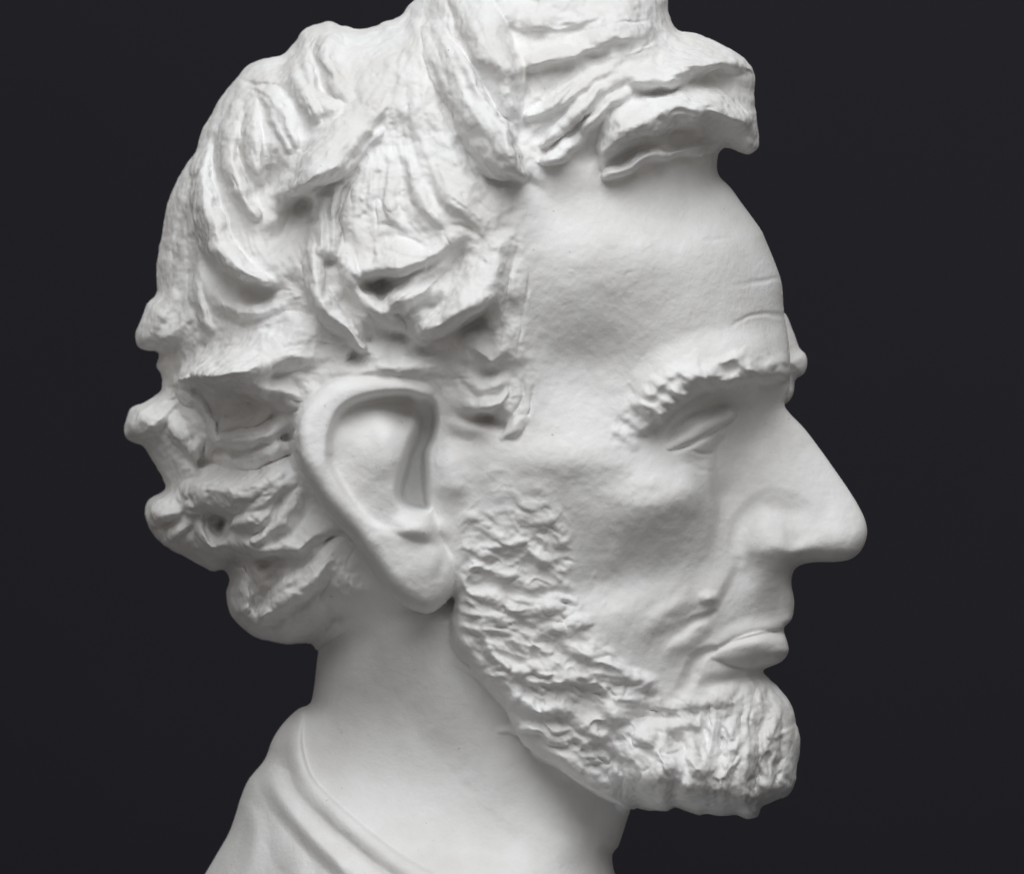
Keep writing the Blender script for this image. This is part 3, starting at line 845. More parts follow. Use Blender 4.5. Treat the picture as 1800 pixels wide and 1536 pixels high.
# ------------------------------------------------------------------ eyebrow tufts
BROWLINE = catmull([(1100, 772), (1140, 752), (1170, 728), (1215, 695), (1262, 678), (1310, 669), (1355, 663), (1384, 654)], spacing=2)
BB = blur(T, 3)
for n_ in range(54):
    f = 0.1 + 0.9 * (n_ + random.random()) / 54.0
    cu, cv = BROWLINE[min(len(BROWLINE) - 1, int(f * len(BROWLINE)))]
    cv += random.uniform(-48, -4) if f < 0.6 else random.uniform(-30, -4)
    a = math.radians(random.gauss(38, 18) if f < 0.8 else random.gauss(10, 40))
    l = random.uniform(22, 50)
    w_ = random.uniform(6, 13)
    h = random.uniform(7, 19)
    lock([(cu - l * math.cos(a) * 0.6, cv - l * math.sin(a) * 0.6, w_, h * 0.1), (cu, cv, w_, h * 0.9), (cu + l * math.cos(a) * 0.4, cv + l * math.sin(a) * 0.4, w_ * 0.8, h)],
         t0=random.uniform(-0.3, 0.5), eL=0, eR=2.5, grooves=2, gamp=0.12, crease=0.0, base=BB, k=4)
dent(1282, 648, 18, 8, 14, -30)
dent(1240, 668, 18, 7, 12, 30)
dent(1205, 684, 14, 6, 10, 40)
dent(1330, 655, 16, 6, 10, -10)
brow_poly = catmull([(1072, 772), (1090, 727), (1130, 680), (1165, 650), (1230, 640), (1300, 626), (1375, 622), (1390, 645), (1380, 672), (1300, 682), (1225, 704), (1170, 745), (1115, 788)], closed=True)
bmk = inside(brow_poly, WU, WV) & SOLID
LABEL[bmk] = BROW
bmk = blur(bmk.astype(np.float32), 8) * 0.75
T = T * (1 - bmk) + blur(T, 3.2) * bmk

# ------------------------------------------------------------------ beard
bm = blur(BEARDM.astype(np.float32), 12)
T_pre = T.copy()
T += np.where(SOLID, bm * (5 + fbm(UU, VV, 70, 71, 3) * 11), 0)


def beard_dir(u, v):
    if u > 1270:
        a = 97 - (u - 1270) * 0.1
    elif v > 1345 and u > 1080:
        a = 85
    elif v > 1240:
        a = 18 + 60 * max(0, (u - 1150) / 120) + (v - 1240) * 0.12
    elif v < 1030:
        a = -20 + (u - 820) * 0.25
    else:
        a = 24
    return math.radians(a + random.gauss(0, 26))


def tufts(count, gap, lmin, lmax, wmin, wmax, hmin, hmax, crease, region=None):
    global BB
    BB = blur(T, 5)
    got, tries = [], 0
    while len(got) < count and tries < 9000:
        tries += 1
        u, v = random.uniform(790, 1405), random.uniform(850, 1430)
        j_, i_ = int((v - V0) / STEP), int((u - U0) / STEP)
        m_ = bm[j_, i_]
        if not BEARDM[j_, i_] or random.random() > (m_ - 0.62) * 3.2:
            continue
        if all((u - p) ** 2 + ((v - q) * 1.25) ** 2 > gap ** 2 for p, q in got):
            got.append((u, v))
    random.shuffle(got)
    for (u, v) in got:
        a = beard_dir(u, v)
        chin = u > 1265
        up = 0.55 if v < 1030 else 1.0
        l = random.uniform(lmin, lmax) * (1.5 if chin else 1.0)
        wd = random.uniform(wmin, wmax) * (0.75 if chin else 1.0) * up
        h = random.uniform(hmin, hmax) * (0.7 if chin else 1.0) * up
        ca, sa = math.cos(a), math.sin(a)
        bend = random.uniform(-0.3, 0.3) * l
        lock([(u - l * ca * 0.5, v - l * sa * 0.5, wd * 0.7, h * 0.2), (u - sa * bend, v + ca * bend, wd, h * 0.9), (u + l * ca * 0.5, v + l * sa * 0.5, wd * 0.85, h * random.uniform(0.1, 0.9))],
             t0=random.uniform(-0.2, 0.6), eL=0, eR=random.choice((0, 2, 3)), grooves=2, gamp=0.1, crease=crease, base=BB, k=4)
    return got


# big clumps seen along the jaw and beside the chin
for cw_, pts in [
        (10, [(826, 922, 14, 3), (848, 936, 20, 9), (880, 944, 20, 8), (900, 940, 14, 2)]),
        (8, [(828, 952, 10, 2), (850, 962, 14, 8), (890, 958, 12, 2)]),
        (9, [(836, 990, 14, 3), (860, 1004, 18, 9), (900, 990, 16, 6), (930, 975, 12, 2)]),
        (8, [(810, 1078, 16, 3), (835, 1090, 22, 10), (860, 1088, 20, 4)]),
        (8, [(808, 1104, 14, 3), (838, 1118, 22, 10), (868, 1116, 18, 3)]),
        (8, [(900, 1100, 14, 2), (930, 1130, 22, 11), (960, 1148, 20, 8), (975, 1140, 14, 2)]),
        (9, [(850, 1190, 18, 6), (880, 1190, 26, 14), (908, 1186, 26, 12), (940, 1202, 30, 16), (1000, 1208, 32, 14), (1050, 1202, 26, 8), (1080, 1195, 18, 2)]),
        (9, [(910, 1160, 14, 3), (935, 1172, 18, 12), (960, 1172, 14, 3)]),
        (22, [(880, 1236, 20, 4), (910, 1244, 40, 18), (950, 1252, 46, 26), (986, 1256, 46, 26), (1024, 1286, 46, 28), (1052, 1298, 40, 22), (1075, 1280, 26, 4)]),
        (9, [(1048, 1240, 14, 3), (1075, 1260, 24, 10), (1100, 1262, 22, 4)]),
        (9, [(1150, 1246, 16, 4), (1190, 1250, 24, 12), (1240, 1242, 20, 6)]),
        (12, [(1150, 1278, 20, 6), (1190, 1284, 34, 20), (1230, 1282, 34, 20), (1248, 1258, 22, 4)]),
        (9, [(1105, 1290, 18, 4), (1130, 1300, 26, 12), (1155, 1300, 18, 3)]),
        (10, [(1210, 1350, 14, 4), (1235, 1360, 24, 13), (1262, 1348, 20, 5)]),
        (16, [(1060, 1350, 20, 4), (1100, 1372, 34, 14), (1150, 1388, 40, 18), (1200, 1392, 40, 20), (1260, 1404, 40, 20), (1310, 1410, 36, 14), (1350, 1400, 24, 4)]),
        (9, [(1190, 1388, 14, 3), (1215, 1396, 22, 11), (1240, 1388, 16, 3)])]:
    step(pts, side=-1, cw=cw_, warp=True)
for (pts) in [[(1244, 1200, 5, 2), (1246, 1240, 6, 10), (1241, 1278, 6, 8)], [(1284, 1210, 6, 2), (1280, 1260, 7, 10), (1268, 1310, 7, 12), (1260, 1345, 5, 4)], [(1262, 1215, 4, 2), (1262, 1250, 5, 7), (1256, 1275, 4, 2)],
              [(1340, 1225, 4, 2), (1344, 1280, 5, 7), (1330, 1345, 5, 7), (1322, 1390, 5, 9)], [(1366, 1235, 4, 1), (1372, 1290, 5, 6), (1362, 1350, 5, 6), (1352, 1395, 5, 6)],
              [(1310, 1230, 4, 1), (1306, 1290, 5, 5), (1296, 1350, 5, 7), (1292, 1395, 5, 8)], [(1385, 1260, 4, 1), (1390, 1310, 5, 6), (1382, 1370, 4, 3)], [(1090, 1170, 5, 2), (1096, 1215, 5, 7), (1086, 1250, 5, 3)]]:
    ridge([(p[0], p[1], p[2], -p[3]) for p in pts], e=1.5)
for (u, v, a, b_, d, g) in [(1182, 1314, 16, 10, 16, -20), (1225, 1330, 10, 6, 10, 0), (935, 1190, 14, 4, 10, 10), (1150, 1326, 12, 8, 8, 0), (1040, 1318, 18, 6, 12, 15), (960, 1300, 20, 5, 10, 20), (1015, 1345, 16, 5, 10, 20), (1000, 1062, 8, 5, 6, 0)]:
    dent(u, v, a, b_, d, g)
BB = blur(T, 6)
for pts in ([(1325, 1205, 10, 2), (1322, 1270, 17, 11), (1312, 1340, 17, 14), (1308, 1404, 12, 12)], [(1352, 1215, 10, 2), (1364, 1290, 16, 10), (1354, 1360, 16, 13), (1346, 1402, 10, 8)],
            [(1378, 1240, 8, 2), (1390, 1310, 12, 9), (1378, 1384, 10, 6)], [(1262, 1228, 10, 2), (1258, 1290, 15, 12), (1240, 1344, 13, 8)], [(1290, 1222, 10, 2), (1292, 1300, 15, 11), (1274, 1370, 16, 14), (1268, 1408, 11, 10)],
            [(1215, 1300, 12, 4), (1225, 1350, 18, 14), (1212, 1400, 14, 12)], [(1150, 1310, 12, 4), (1168, 1350, 18, 14), (1170, 1400, 14, 12)], [(1090, 1290, 12, 4), (1112, 1330, 18, 14), (1120, 1385, 14, 12)]):
    lock(pts, t0=0.1, eL=2, eR=2, grooves=3, gamp=0.2, crease=2, base=BB, k=5)
tufts(50, 42, 40, 95, 12, 26, 9, 22, 1.0)
pts_b = tufts(85, 28, 22, 60, 6, 11, 3, 9, 0.6)
for n_ in range(70):
    u, v = random.choice(pts_b)
    dent(u + random.uniform(-14, 14), v + random.uniform(-14, 14), random.uniform(5, 14), random.uniform(2, 4.5), random.uniform(3, 10), math.degrees(beard_dir(u, v)))

# the beard thins out into the cheek
fade = np.clip(blur((BEARDM | ~SOLID | (LABEL == NECK)).astype(np.float32), 22) * 1.9 - 0.7 + 0.32 * fbm(UU, VV, 44, 211, 3) * (1 - np.clip((VV - 1180) / 60, 0, 1) * np.clip((UU - 1150) / 60, 0, 1) * 0.5), 0, 1)
fade = np.maximum(fade, np.clip((VV - 1235) / 40, 0, 1) * np.clip((1290 - UU) / 40, 0, 1))
fade = fade * fade * (3 - 2 * fade)
fade *= np.clip((VV - 815) / 170 + 0.25 * fbm(UU, VV, 50, 221, 2), 0, 1)
T = T_pre + (T - T_pre) * fade

# ------------------------------------------------------------------ neck and garment
# the collar edge and the folds of the cloth
FN = T.copy()
ROBE_LINE = [(545, 1236), (533, 1270), (530, 1310), (545, 1360), (590, 1410), (640, 1455), (700, 1500), (760, 1530), (830, 1560), (920, 1580), (1000, 1570), (1080, 1540)]
rl = catmull(ROBE_LINE, spacing=6)
robe_poly = np.vstack([rl, np.array([(1500, 1560), (1500, 1800), (150, 1800), (150, 1236)], float)])
rm = inside(robe_poly, WU, WV) & SOLID & ~inB
dr = band_distance(rl, 60, closed=False)
T = np.where(rm, T + 4 * (1 - np.exp(-dr / 7)), T)
LABEL[rm] = ROBE
step([(540, 1240, 14, 0), (533, 1264, 26, 8), (531, 1310, 42, 15), (548, 1365, 48, 18), (592, 1412, 50, 18), (645, 1458, 50, 18), (705, 1503, 50, 18), (765, 1536, 50, 18), (840, 1570, 50, 18)], side=1, cw=7)
step([(474, 1318, 20, 0), (464, 1352, 44, 14), (476, 1395, 60, 22), (506, 1440, 64, 24), (556, 1495, 64, 22), (620, 1550, 60, 20), (700, 1610, 50, 16)], side=-1, cw=34, warp=False)
step([(424, 1408, 20, 0), (438, 1450, 36, 12), (434, 1500, 42, 15), (412, 1560, 40, 10)], side=-1, cw=34, warp=False)
ridge([(522, 1270, 12, 0), (516, 1312, 16, 5), (534, 1376, 18, 7), (580, 1426, 18, 7), (634, 1472, 18, 7), (694, 1518, 18, 7), (754, 1552, 18, 7)], e=1.3, warp=False)
ridge([(520, 1400, 20, 0), (570, 1462, 24, -6), (630, 1520, 24, -6), (690, 1565, 24, -4)], e=1.5)
ridge([(470, 1430, 26, 0), (510, 1500, 30, 6), (540, 1570, 30, 5)], e=1.5)
# neck muscle
ridge([(700, 1110, 60, 4), (780, 1230, 70, 10), (880, 1350, 70, 10), (980, 1470, 60, 6)], e=1.5)
ridge([(900, 1400, 40, -3), (960, 1430, 36, -4), (1040, 1470, 30, -3)], e=1.5)

# ------------------------------------------------------------------ surface texture
# streaks that follow the strands
ang_pts = [(700, 60, 120), (600, 150, 120), (480, 200, 100), (400, 300, 95), (350, 450, 80), (450, 550, 20), (400, 620, 160), (450, 760, 170), (430, 860, 165), (480, 950, 140), (500, 1050, 110),
           (300, 600, 130), (280, 740, 140), (700, 350, 80), (800, 380, 60), (620, 450, 80), (760, 560, 150), (880, 500, 95), (900, 680, 110), (830, 640, 170), (850, 100, 60), (900, 250, 55),
           (1000, 60, 170), (1000, 180, 140), (1150, 200, 160), (1250, 120, 10), (1270, 220, 20), (330, 900, 150), (560, 320, 110)]
ca = tps([(u, v, math.cos(math.radians(2 * a))) for u, v, a in ang_pts])
sa = tps([(u, v, math.sin(math.radians(2 * a))) for u, v, a in ang_pts])
aa = 0.5 * np.arctan2(sa, ca)
fx = np.where(np.hypot(FLOW[..., 0], FLOW[..., 1]) > 0.1, FLOW[..., 0], np.cos(aa))
fy = np.where(np.hypot(FLOW[..., 0], FLOW[..., 1]) > 0.1, FLOW[..., 1], np.sin(aa))
c2, s2 = blur(fx * fx - fy * fy, 5), blur(2 * fx * fy, 5)
aa = 0.5 * np.arctan2(s2, c2)
fx, fy = np.cos(aa).astype(np.float32), np.sin(aa).astype(np.float32)
bu = np.clip((UU - 1150) / 120, 0, 1)
ba = np.where(VV < 1050, -20 + (UU - 820) * 0.3, 24 + (VV - 1240) * 0.1)
ba = ba * (1 - bu) + (97 - np.clip(UU - 1270, 0, 200) * 0.1) * bu + 30 * fbm(UU, VV, 90, 151, 2)
browm = LABEL == BROW
fx = np.where(browm, 0.82, fx)
fy = np.where(browm, 0.57, fy)
inb = blur((LABEL == BEARD).astype(np.float32), 4) > 0.5
fx = np.where(inb, np.cos(np.radians(ba)), fx).astype(np.float32)
fy = np.where(inb, np.sin(np.radians(ba)), fy).astype(np.float32)


def strands(grain, reach, seed):
    """noise smeared along the strands"""
    wn = blur(np.random.default_rng(seed).normal(size=UU.shape).astype(np.float32), grain)
    out = wn.copy()
    n = 8
    for sg in (1, -1):
        pu, pv = UU.copy(), VV.copy()
        dx_, dy_ = fx * sg, fy * sg
        for q in range(n):
            pu, pv = pu + dx_ * reach / n, pv + dy_ * reach / n
            out += sample(wn, pu, pv)
            nx, ny = sample(fx, pu, pv), sample(fy, pu, pv)
            d_ = np.sign(nx * dx_ + ny * dy_) + 1e-3
            dx_, dy_ = nx * d_, ny * d_
    return out / out.std()


fine, coarse = strands(2.4, 28, 1), strands(5.0, 34, 2)
hm2 = blur(((LABEL == HAIR) | (LABEL >= lid)).astype(np.float32), 15)
bm2 = np.minimum(blur((LABEL == BEARD).astype(np.float32), 20), 0.25 + 0.75 * fade)
patch = 0.75 + 0.6 * fbm(UU, VV, 120, 81, 2)
T += np.where(SOLID, hm2 * (fine * 0.7 * patch + 1.5 * coarse * patch + 2.2 * fbm(UU, VV, 22, 91, 3)), 0)
brm = blur((LABEL == BROW).astype(np.float32), 6)
T += np.where(SOLID, brm * (coarse * 2.0 + 2.0 * fbm(UU, VV, 16, 161, 3)), 0)
rdg = (1 - np.abs(fbm(UU, VV, 30, 141, 3))) ** 2
T += np.where(SOLID, bm2 * bm2 * (fine * 1.0 + coarse * 2.4 * np.clip(patch, 0.2, 1.5) + 1.8 * fbm(UU, VV, 14, 101, 3) + 1.5 * rdg), 0)
# tool cuts that follow the strands
T_cut = T.copy()
for n_ in range(230):
    u, v = random.uniform(260, 1320), random.uniform(20, 1090)
    j_, i_ = int((v - V0) / STEP), int((u - U0) / STEP)
    if hm2[j_, i_] < 0.8 or not SOLID[j_, i_] or (580 < u < 740 and v < 200) or (765 < u < 930 and v < 325):
        continue
    n = random.randint(4, 9)
    dp = random.uniform(2.0, 6.5) * random.choice((1, 1, 1, -0.8))
    wd = random.uniform(2.6, 5.0)
    pts = []
    du_, dv_ = float(fx[j_, i_]), float(fy[j_, i_])
    for q in range(n):
        pts.append((u, v, wd, -dp * math.sin(math.pi * (q + 0.3) / n)))
        a_ = float(sample(fx, np.float32(u), np.float32(v))), float(sample(fy, np.float32(u), np.float32(v)))
        sg = 1 if a_[0] * du_ + a_[1] * dv_ > 0 else -1
        du_, dv_ = a_[0] * sg, a_[1] * sg
        u, v = u + du_ * 8, v + dv_ * 8
    ridge(pts, e=1.3)
T += np.where(SOLID, hm2 * (1.0 * fbm(UU, VV, 10, 191, 2) + 2.0 * (1 - np.abs(fbm(UU, VV, 44, 201, 3))) ** 3), 0)
for n_ in range(260):
    u, v = random.uniform(260, 1320), random.uniform(20, 1090)
    j_, i_ = int((v - V0) / STEP), int((u - U0) / STEP)
    if hm2[j_, i_] > 0.7:
        dent(u, v, random.uniform(2.5, 5.5), random.uniform(2.5, 4.5), random.choice((1, 1, -1)) * random.uniform(1.5, 4.5), random.uniform(0, 180))
T = T * (1 - EARM) + T_cut * EARM
# skin: faint lumps and scrapes of the modelling tool
skin = (1 - hm2) * (1 - bm2)
near_neck = (LABEL == NECK) | (LABEL == ROBE)
T += np.where(SOLID, skin * np.where(near_neck, 0.6, 1.0) * (0.9 * fbm(UU, VV, 34, 111, 3) + 0.28 * fbm(UU, VV, 9, 121, 2)), 0)
for n_ in range(90):
    u, v = random.uniform(930, 1340), random.uniform(360, 1180)
    j_, i_ = int((v - V0) / STEP), int((u - U0) / STEP)
    if LABEL[j_, i_] != FACE:
        continue
    if random.random() < 0.45:
        dent(u, v, random.uniform(2.5, 5), random.uniform(2.5, 5), random.uniform(-1.6, 1.1))
    else:
        a = math.radians(random.uniform(-70, -20))
        l = random.uniform(10, 34)
        ridge([(u, v, 3, 0), (u + l * 0.5 * math.cos(a), v + l * 0.5 * math.sin(a), 3.5, random.choice((-0.9, -0.6, 0.7))), (u + l * math.cos(a), v + l * math.sin(a), 3, 0)])
T = np.maximum(T, 0.0)
T = blur(T, 1.1)
nose_poly = catmull([(1379, 712), (1330, 750), (1275, 850), (1262, 900), (1290, 960), (1318, 1000), (1400, 1000), (1540, 1000), (1540, 880), (1420, 740)], closed=True)
LABEL[inside(nose_poly, UU, VV) & (LABEL == FACE)] = NOSE


# ------------------------------------------------------------------ meshing: surface nets over the columns of the sculpted slab


def build_mesh_arrays(Tn, Tf, solid, Mid, sgn_edge):
    """Tn / Tf: thickness in front of / behind the median plane; sgn_edge: signed distance to the outline"""
    S = np.where(solid, 1.0, -1.0)
    ys = STEP
    yn, yf = Mid - Tn, Mid + Tf
    BIG = 1e6

    def corners(A):
        return A[:-1, :-1], A[:-1, 1:], A[1:, :-1], A[1:, 1:]
    sol = corners(solid)
    allin = sol[0] & sol[1] & sol[2] & sol[3]
    anyin = sol[0] | sol[1] | sol[2] | sol[3]
    cn = [np.where(q, c, BIG) for q, c in zip(sol, corners(yn))]
    cf = [np.where(q, c, -BIG) for q, c in zip(sol, corners(yf))]
    nmin = np.minimum.reduce(cn)
    nmax = np.maximum.reduce([np.where(q, c, -BIG) for q, c in zip(sol, corners(yn))])
    fmin = np.minimum.reduce([np.where(q, c, BIG) for q, c in zip(sol, corners(yf))])
    fmax = np.maximum.reduce(cf)
    J, I = np.nonzero(anyin)
    a_in = allin[J, I]
    k0 = np.floor(nmin[J, I] / ys).astype(np.int64)
    k1 = np.floor(nmax[J, I] / ys).astype(np.int64)
    k2 = np.floor(fmin[J, I] / ys).astype(np.int64)
    k3 = np.floor(fmax[J, I] / ys).astype(np.int64)
    merge = (~a_in) | (k2 <= k1 + 1)
    js, is_, ks = [], [], []

    def expand(sel, lo, hi):
        n = hi - lo + 1
        idx = np.repeat(np.arange(len(sel)), n)
        off = np.arange(n.sum()) - np.repeat(np.cumsum(n) - n, n)
        js.append(J[sel][idx])
        is_.append(I[sel][idx])
        ks.append(lo[idx] + off)
    m = np.nonzero(merge)[0]
    expand(m, k0[m], k3[m])
    m = np.nonzero(~merge)[0]
    expand(m, k0[m], k1[m])
    expand(m, k2[m], k3[m])
    j, i, k = np.concatenate(js), np.concatenate(is_), np.concatenate(ks)

    def F(jj, ii, kk):
        y = kk * ys
        d = y - Mid[jj, ii]
        near = np.minimum(Tn[jj, ii] + d, Tf[jj, ii] - d)
        return np.where(solid[jj, ii], np.minimum(near, np.maximum(sgn_edge[jj, ii], 0.02) * 8), np.minimum(sgn_edge[jj, ii], -0.02) * 8)
    f = {}
    for a in (0, 1):
        for b in (0, 1):
            for c in (0, 1):
                f[a, b, c] = F(j + a, i + b, k + c)
    pos = sum((v > 0).astype(np.int8) for v in f.values())
    act = (pos > 0) & (pos < 8)
    j, i, k = j[act], i[act], k[act]
    f = {q: v[act] for q, v in f.items()}
    cnt = np.zeros(len(j))
    px, py, pz = np.zeros(len(j)), np.zeros(len(j)), np.zeros(len(j))
    E = []
    for a in (0, 1):
        for b in (0, 1):
            E += [((0, a, b), (1, a, b)), ((a, 0, b), (a, 1, b)), ((a, b, 0), (a, b, 1))]
    for p, q in E:
        fp, fq = f[p], f[q]
        cr = (fp > 0) != (fq > 0)
        t = np.where(cr, fp / np.where(cr, fp - fq, 1), 0)
        cnt += cr
        pz += np.where(cr, p[0] + t * (q[0] - p[0]), 0)
        px += np.where(cr, p[1] + t * (q[1] - p[1]), 0)
        py += np.where(cr, p[2] + t * (q[2] - p[2]), 0)
    pz, px, py = pz / cnt + j, px / cnt + i, py / cnt + k
    # faces
    kmin = k.min() - 1
    key = ((j.astype(np.int64) * NU + i) * 4096 + (k - kmin))
    order = np.argsort(key)
    skey = key[order]

    def find(jj, ii, kk):
        q = (jj.astype(np.int64) * NU + ii) * 4096 + (kk - kmin)
        p = np.clip(np.searchsorted(skey, q), 0, len(skey) - 1)
        return np.where(skey[p] == q, order[p], -1)
    quads = []
    c0 = f[0, 0, 0] > 0
    idx = np.arange(len(j))
    for ax in range(3):
        o = [(1, 0, 0), (0, 1, 0), (0, 0, 1)][ax]
        c1 = f[o] > 0
        cr = c0 != c1
        b1, b2 = [((0, 1, 0), (0, 0, 1)), ((0, 0, 1), (1, 0, 0)), ((1, 0, 0), (0, 1, 0))][ax]
        n1 = find(j[cr] - b1[0], i[cr] - b1[1], k[cr] - b1[2])
        n2 = find(j[cr] - b2[0], i[cr] - b2[1], k[cr] - b2[2])
        n3 = find(j[cr] - b1[0] - b2[0], i[cr] - b1[1] - b2[1], k[cr] - b1[2] - b2[2])
        q = np.stack([idx[cr], n1, n3, n2], 1)
        fl = c0[cr]
        q[fl] = q[fl][:, ::-1]
        ok = (q >= 0).all(1)
        quads.append(q[ok])
    Q = np.concatenate(quads)
    u = U0 + px * STEP
    v = V0 + pz * STEP
    y = py * ys
    return u, v, y, Q


def to_world(u, v, y):
    kk = (DCAM + y) / DCAM
    return np.stack([(u - 900) * kk * PX, y * PX, (768 - v) * kk * PX], 1)


def relax(P, Q, it, lam):
    """gentle laplacian smoothing that takes out the stair steps of the lattice"""
    n = len(P)
    e = np.concatenate([Q[:, [0, 1]], Q[:, [1, 2]], Q[:, [2, 3]], Q[:, [3, 0]]])
    e = np.concatenate([e, e[:, ::-1]])
    deg = np.bincount(e[:, 0], minlength=n)
    for _ in range(it):
        for l in (lam, -lam * 1.03):
            A = np.stack([np.bincount(e[:, 0], weights=P[e[:, 1], c], minlength=n) for c in range(3)], 1) / np.maximum(deg, 1)[:, None]
            P = P + l * (A - P)
    return P


def mesh_object(name, P, Q, normals, parent, mat):
    used = np.unique(Q)
    remap = np.zeros(len(P), np.int64)
    remap[used] = np.arange(len(used))
    q = remap[Q]
    me = bpy.data.meshes.new(name)
    me.vertices.add(len(used))
    me.vertices.foreach_set('co', P[used].astype(np.float32).ravel())
    me.loops.add(q.size)
    me.loops.foreach_set('vertex_index', q.astype(np.int32).ravel())
    me.polygons.add(len(q))
    me.polygons.foreach_set('loop_start', np.arange(0, q.size, 4, dtype=np.int32))
    me.polygons.foreach_set('use_smooth', np.ones(len(q), bool))
    me.update()
    me.normals_split_custom_set_from_vertices(normals[used].astype(np.float32))
    me.materials.append(mat)
    o = bpy.data.objects.new(name, me)
    COL.objects.link(o)
    o.parent = parent
    return o


def vertex_normals(P, Q):
    d1, d2 = P[Q[:, 2]] - P[Q[:, 0]], P[Q[:, 3]] - P[Q[:, 1]]
    fn = np.cross(d1, d2)
    n = np.zeros_like(P)
    for c in range(3):
        for kq in range(4):
            n[:, c] += np.bincount(Q[:, kq], weights=fn[:, c], minlength=len(P))
    return n / (np.linalg.norm(n, axis=1, keepdims=True) + 1e-12)


# ------------------------------------------------------------------ put the bust together
hd = band_distance(head_poly, 12)
nd = band_distance(neck_poly, 12)
sA = np.where(inA, nd, -nd)
sB = np.where(inB, hd, -hd)
BOTTOM = 1770.0
sgn = np.minimum(np.maximum(sA, sB), BOTTOM - VV)
solid = SOLID & (sgn > 0)
u_, v_, y_, Q = build_mesh_arrays(T, T, solid, M, sgn)
P = to_world(u_, v_, y_)
P = relax(P, Q, 1, 0.45)
NRM = vertex_normals(P, Q)
ju = np.clip(((u_ - U0) / STEP + 0.5).astype(int), 0, NU - 1)
jv = np.clip(((v_ - V0) / STEP + 0.5).astype(int), 0, NV - 1)
vl = LABEL[jv, ju].astype(np.int64)


def noise3(X, Y, Z, cell, seed):
    Lt = np.random.default_rng(seed).uniform(-1, 1, (64, 64, 64)).astype(np.float32)
    x, y, z = X / cell, Y / cell, Z / cell
    i, j, k = np.floor(x).astype(int), np.floor(y).astype(int), np.floor(z).astype(int)
    a, b, c = x - i, y - j, z - k
    a, b, c = (t * t * (3 - 2 * t) for t in (a, b, c))
    r = 0
    for p in (0, 1):
        for q in (0, 1):
            for w_ in (0, 1):
                r = r + Lt[(i + p) & 63, (j + q) & 63, (k + w_) & 63] * (a if p else 1 - a) * (b if q else 1 - b) * (c if w_ else 1 - c)
    return r


# the walls that run away from the viewer get their roughness in depth
rough = (hm2 + bm2)[jv, ju]
steep = np.clip((1 - np.abs(NRM[:, 1])) * 1.8 - 0.5, 0, 1)
nz = noise3(u_, y_, v_, 34, 1) * 3.2 + noise3(u_ + 0.4 * v_, y_, v_, 15, 2) * 1.9 + noise3(u_, y_, v_, 8, 3) * 0.9
P = P + NRM * (nz * rough * (0.25 + 0.9 * steep) * PX)[:, None]
NRM = vertex_normals(P, Q)


def components(lab):
    """connected pieces of equal label on the raster"""
    n = lab.size
    idx = np.arange(n).reshape(lab.shape)
    e0 = np.concatenate([idx[:, :-1].ravel(), idx[:-1].ravel()])
    e1 = np.concatenate([idx[:, 1:].ravel(), idx[1:].ravel()])
    L_ = lab.ravel()
    m = L_[e0] == L_[e1]
    e0, e1 = e0[m], e1[m]
    c = np.arange(n)
    while len(e0):
        p_, q_ = c[e0], c[e1]
        df = p_ != q_
        if not df.any():
            break
        e0, e1 = e0[df], e1[df]
        lo, hi = np.minimum(p_, q_)[df], np.maximum(p_, q_)[df]
        o_ = np.argsort(-lo, kind='stable')
        c[hi[o_]] = lo[o_]
        while True:
            d_ = c[c]
            if (d_ == c).all():
                break
            c = d_
    return c.reshape(lab.shape)


LB = np.where(solid, LABEL, 0).astype(np.int64)
for _round in range(3):
    comp = components(LB)
    cid, inv, cnt = np.unique(comp.ravel(), return_inverse=True, return_counts=True)
    inv = inv.reshape(LB.shape)
    small = (cnt[inv] < 260) & solid
    if not small.any():
        break
    newlab = np.full(len(cid), -1, np.int64)
    xs = []
    for (sa_, sb_) in (((slice(None), slice(None, -1)), (slice(None), slice(1, None))), ((slice(None, -1), slice(None)), (slice(1, None), slice(None)))):
        for a_, b_ in ((sa_, sb_), (sb_, sa_)):
            m = (inv[a_] != inv[b_]) & small[a_] & (LB[b_] > 0)
            xs.append(np.stack([inv[a_][m], inv[b_][m], LB[b_][m]], 1))
    x_ = np.concatenate(xs)
    o_ = np.argsort(cnt[x_[:, 1]], kind='stable')
    newlab[x_[o_, 0]] = x_[o_, 2]                    # each small island joins its largest neighbour
    LB = np.where(newlab[inv] >= 0, newlab[inv], LB)
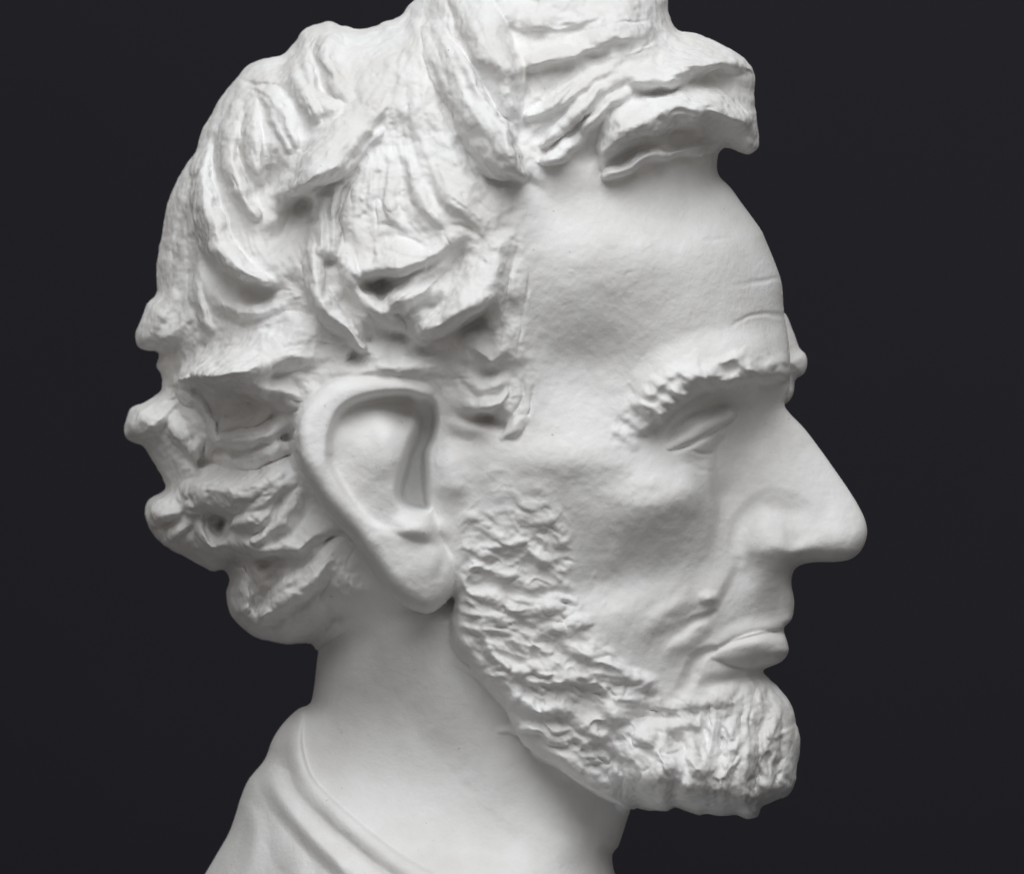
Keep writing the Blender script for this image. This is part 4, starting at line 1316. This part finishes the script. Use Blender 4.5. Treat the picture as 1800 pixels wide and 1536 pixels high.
# raster labels grow one step outwards so that the rim vertices find theirs
for _round in range(2):
    g_ = LB.copy()
    for a_, b_ in (((slice(None), slice(None, -1)), (slice(None), slice(1, None))), ((slice(None, -1), slice(None)), (slice(1, None), slice(None)))):
        g_[a_] = np.where((g_[a_] == 0) & (LB[b_] > 0), LB[b_], g_[a_])
        g_[b_] = np.where((g_[b_] == 0) & (LB[a_] > 0), LB[a_], g_[b_])
    LB = g_
comp = components(LB)
vl = LB[jv, ju]
far = (y_ > sample(M, u_, v_)).astype(np.int64)
paired = (vl == EAR) | (vl == BROW) | (vl == EYE) | (vl >= 20)
vc = comp[jv, ju].astype(np.int64) * 2 + np.where(paired, far, 0)
fc = vc[Q[:, 0]]
fl = vl[Q[:, 0]]

bust = bpy.data.objects.new('plaster_bust', None)
COL.objects.link(bust)
bust.location = (0, 0, 0)
bust.empty_display_size = 0.1
bust['label'] = 'white plaster bust of a bearded man with tousled hair, turned in profile to the right'
bust['category'] = 'bust'


def part(name, mask, parent):
    return mesh_object(name, P, Q[mask], NRM, parent, PLASTER)


def parts(name, lab, parent):
    ids, ct = np.unique(fc[fl == lab], return_counts=True)
    out = []
    for k_ in ids[np.argsort(-ct)]:
        out.append(part(name, (fc == k_) & (fl == lab), parent))
    return out


face = parts('face', FACE, bust)[0]
parts('ear', EAR, face)
parts('eyebrow', BROW, face)
parts('eyelid', EYE, face)
parts('nose', NOSE, face)
parts('lips', LIPS, face)
hair_parts = parts('hair', HAIR, bust)
hair = hair_parts[0]
for o in hair_parts[1:]:
    o.parent = hair
    o.name = 'lock'
    o.data.name = 'lock'
for n_ in range(len(LOCKS)):
    parts('lock', lid + n_, hair)
parts('beard', BEARD, bust)
parts('neck', NECK, bust)
parts('garment', ROBE, bust)

# the brow on the far side, which shows beyond the root of the nose
FAR = [(1330, 560), (1375, 548), (1394, 582), (1405, 611), (1416, 623), (1419, 640), (1413, 657), (1398, 668), (1394, 693), (1379, 711), (1345, 716), (1310, 690), (1300, 620)]
fp = catmull(FAR, closed=True, spacing=4)
fin = inside(fp, UU, VV)
fd = band_distance(fp, 40)
FT = (9.0 * np.sqrt(np.maximum(fd, 0)) + 1.2 * fbm(UU, VV, 16, 131, 3)).astype(np.float32)
FT = np.where(fin, np.maximum(FT, 0), 0)
u_, v_, y_, Q = build_mesh_arrays(FT, FT, fin, M + 78.0, np.where(fin, fd, -fd))
P = relax(to_world(u_, v_, y_), Q, 1, 0.45)
NRM = vertex_normals(P, Q)
part('brow_ridge', np.ones(len(Q), bool), face)
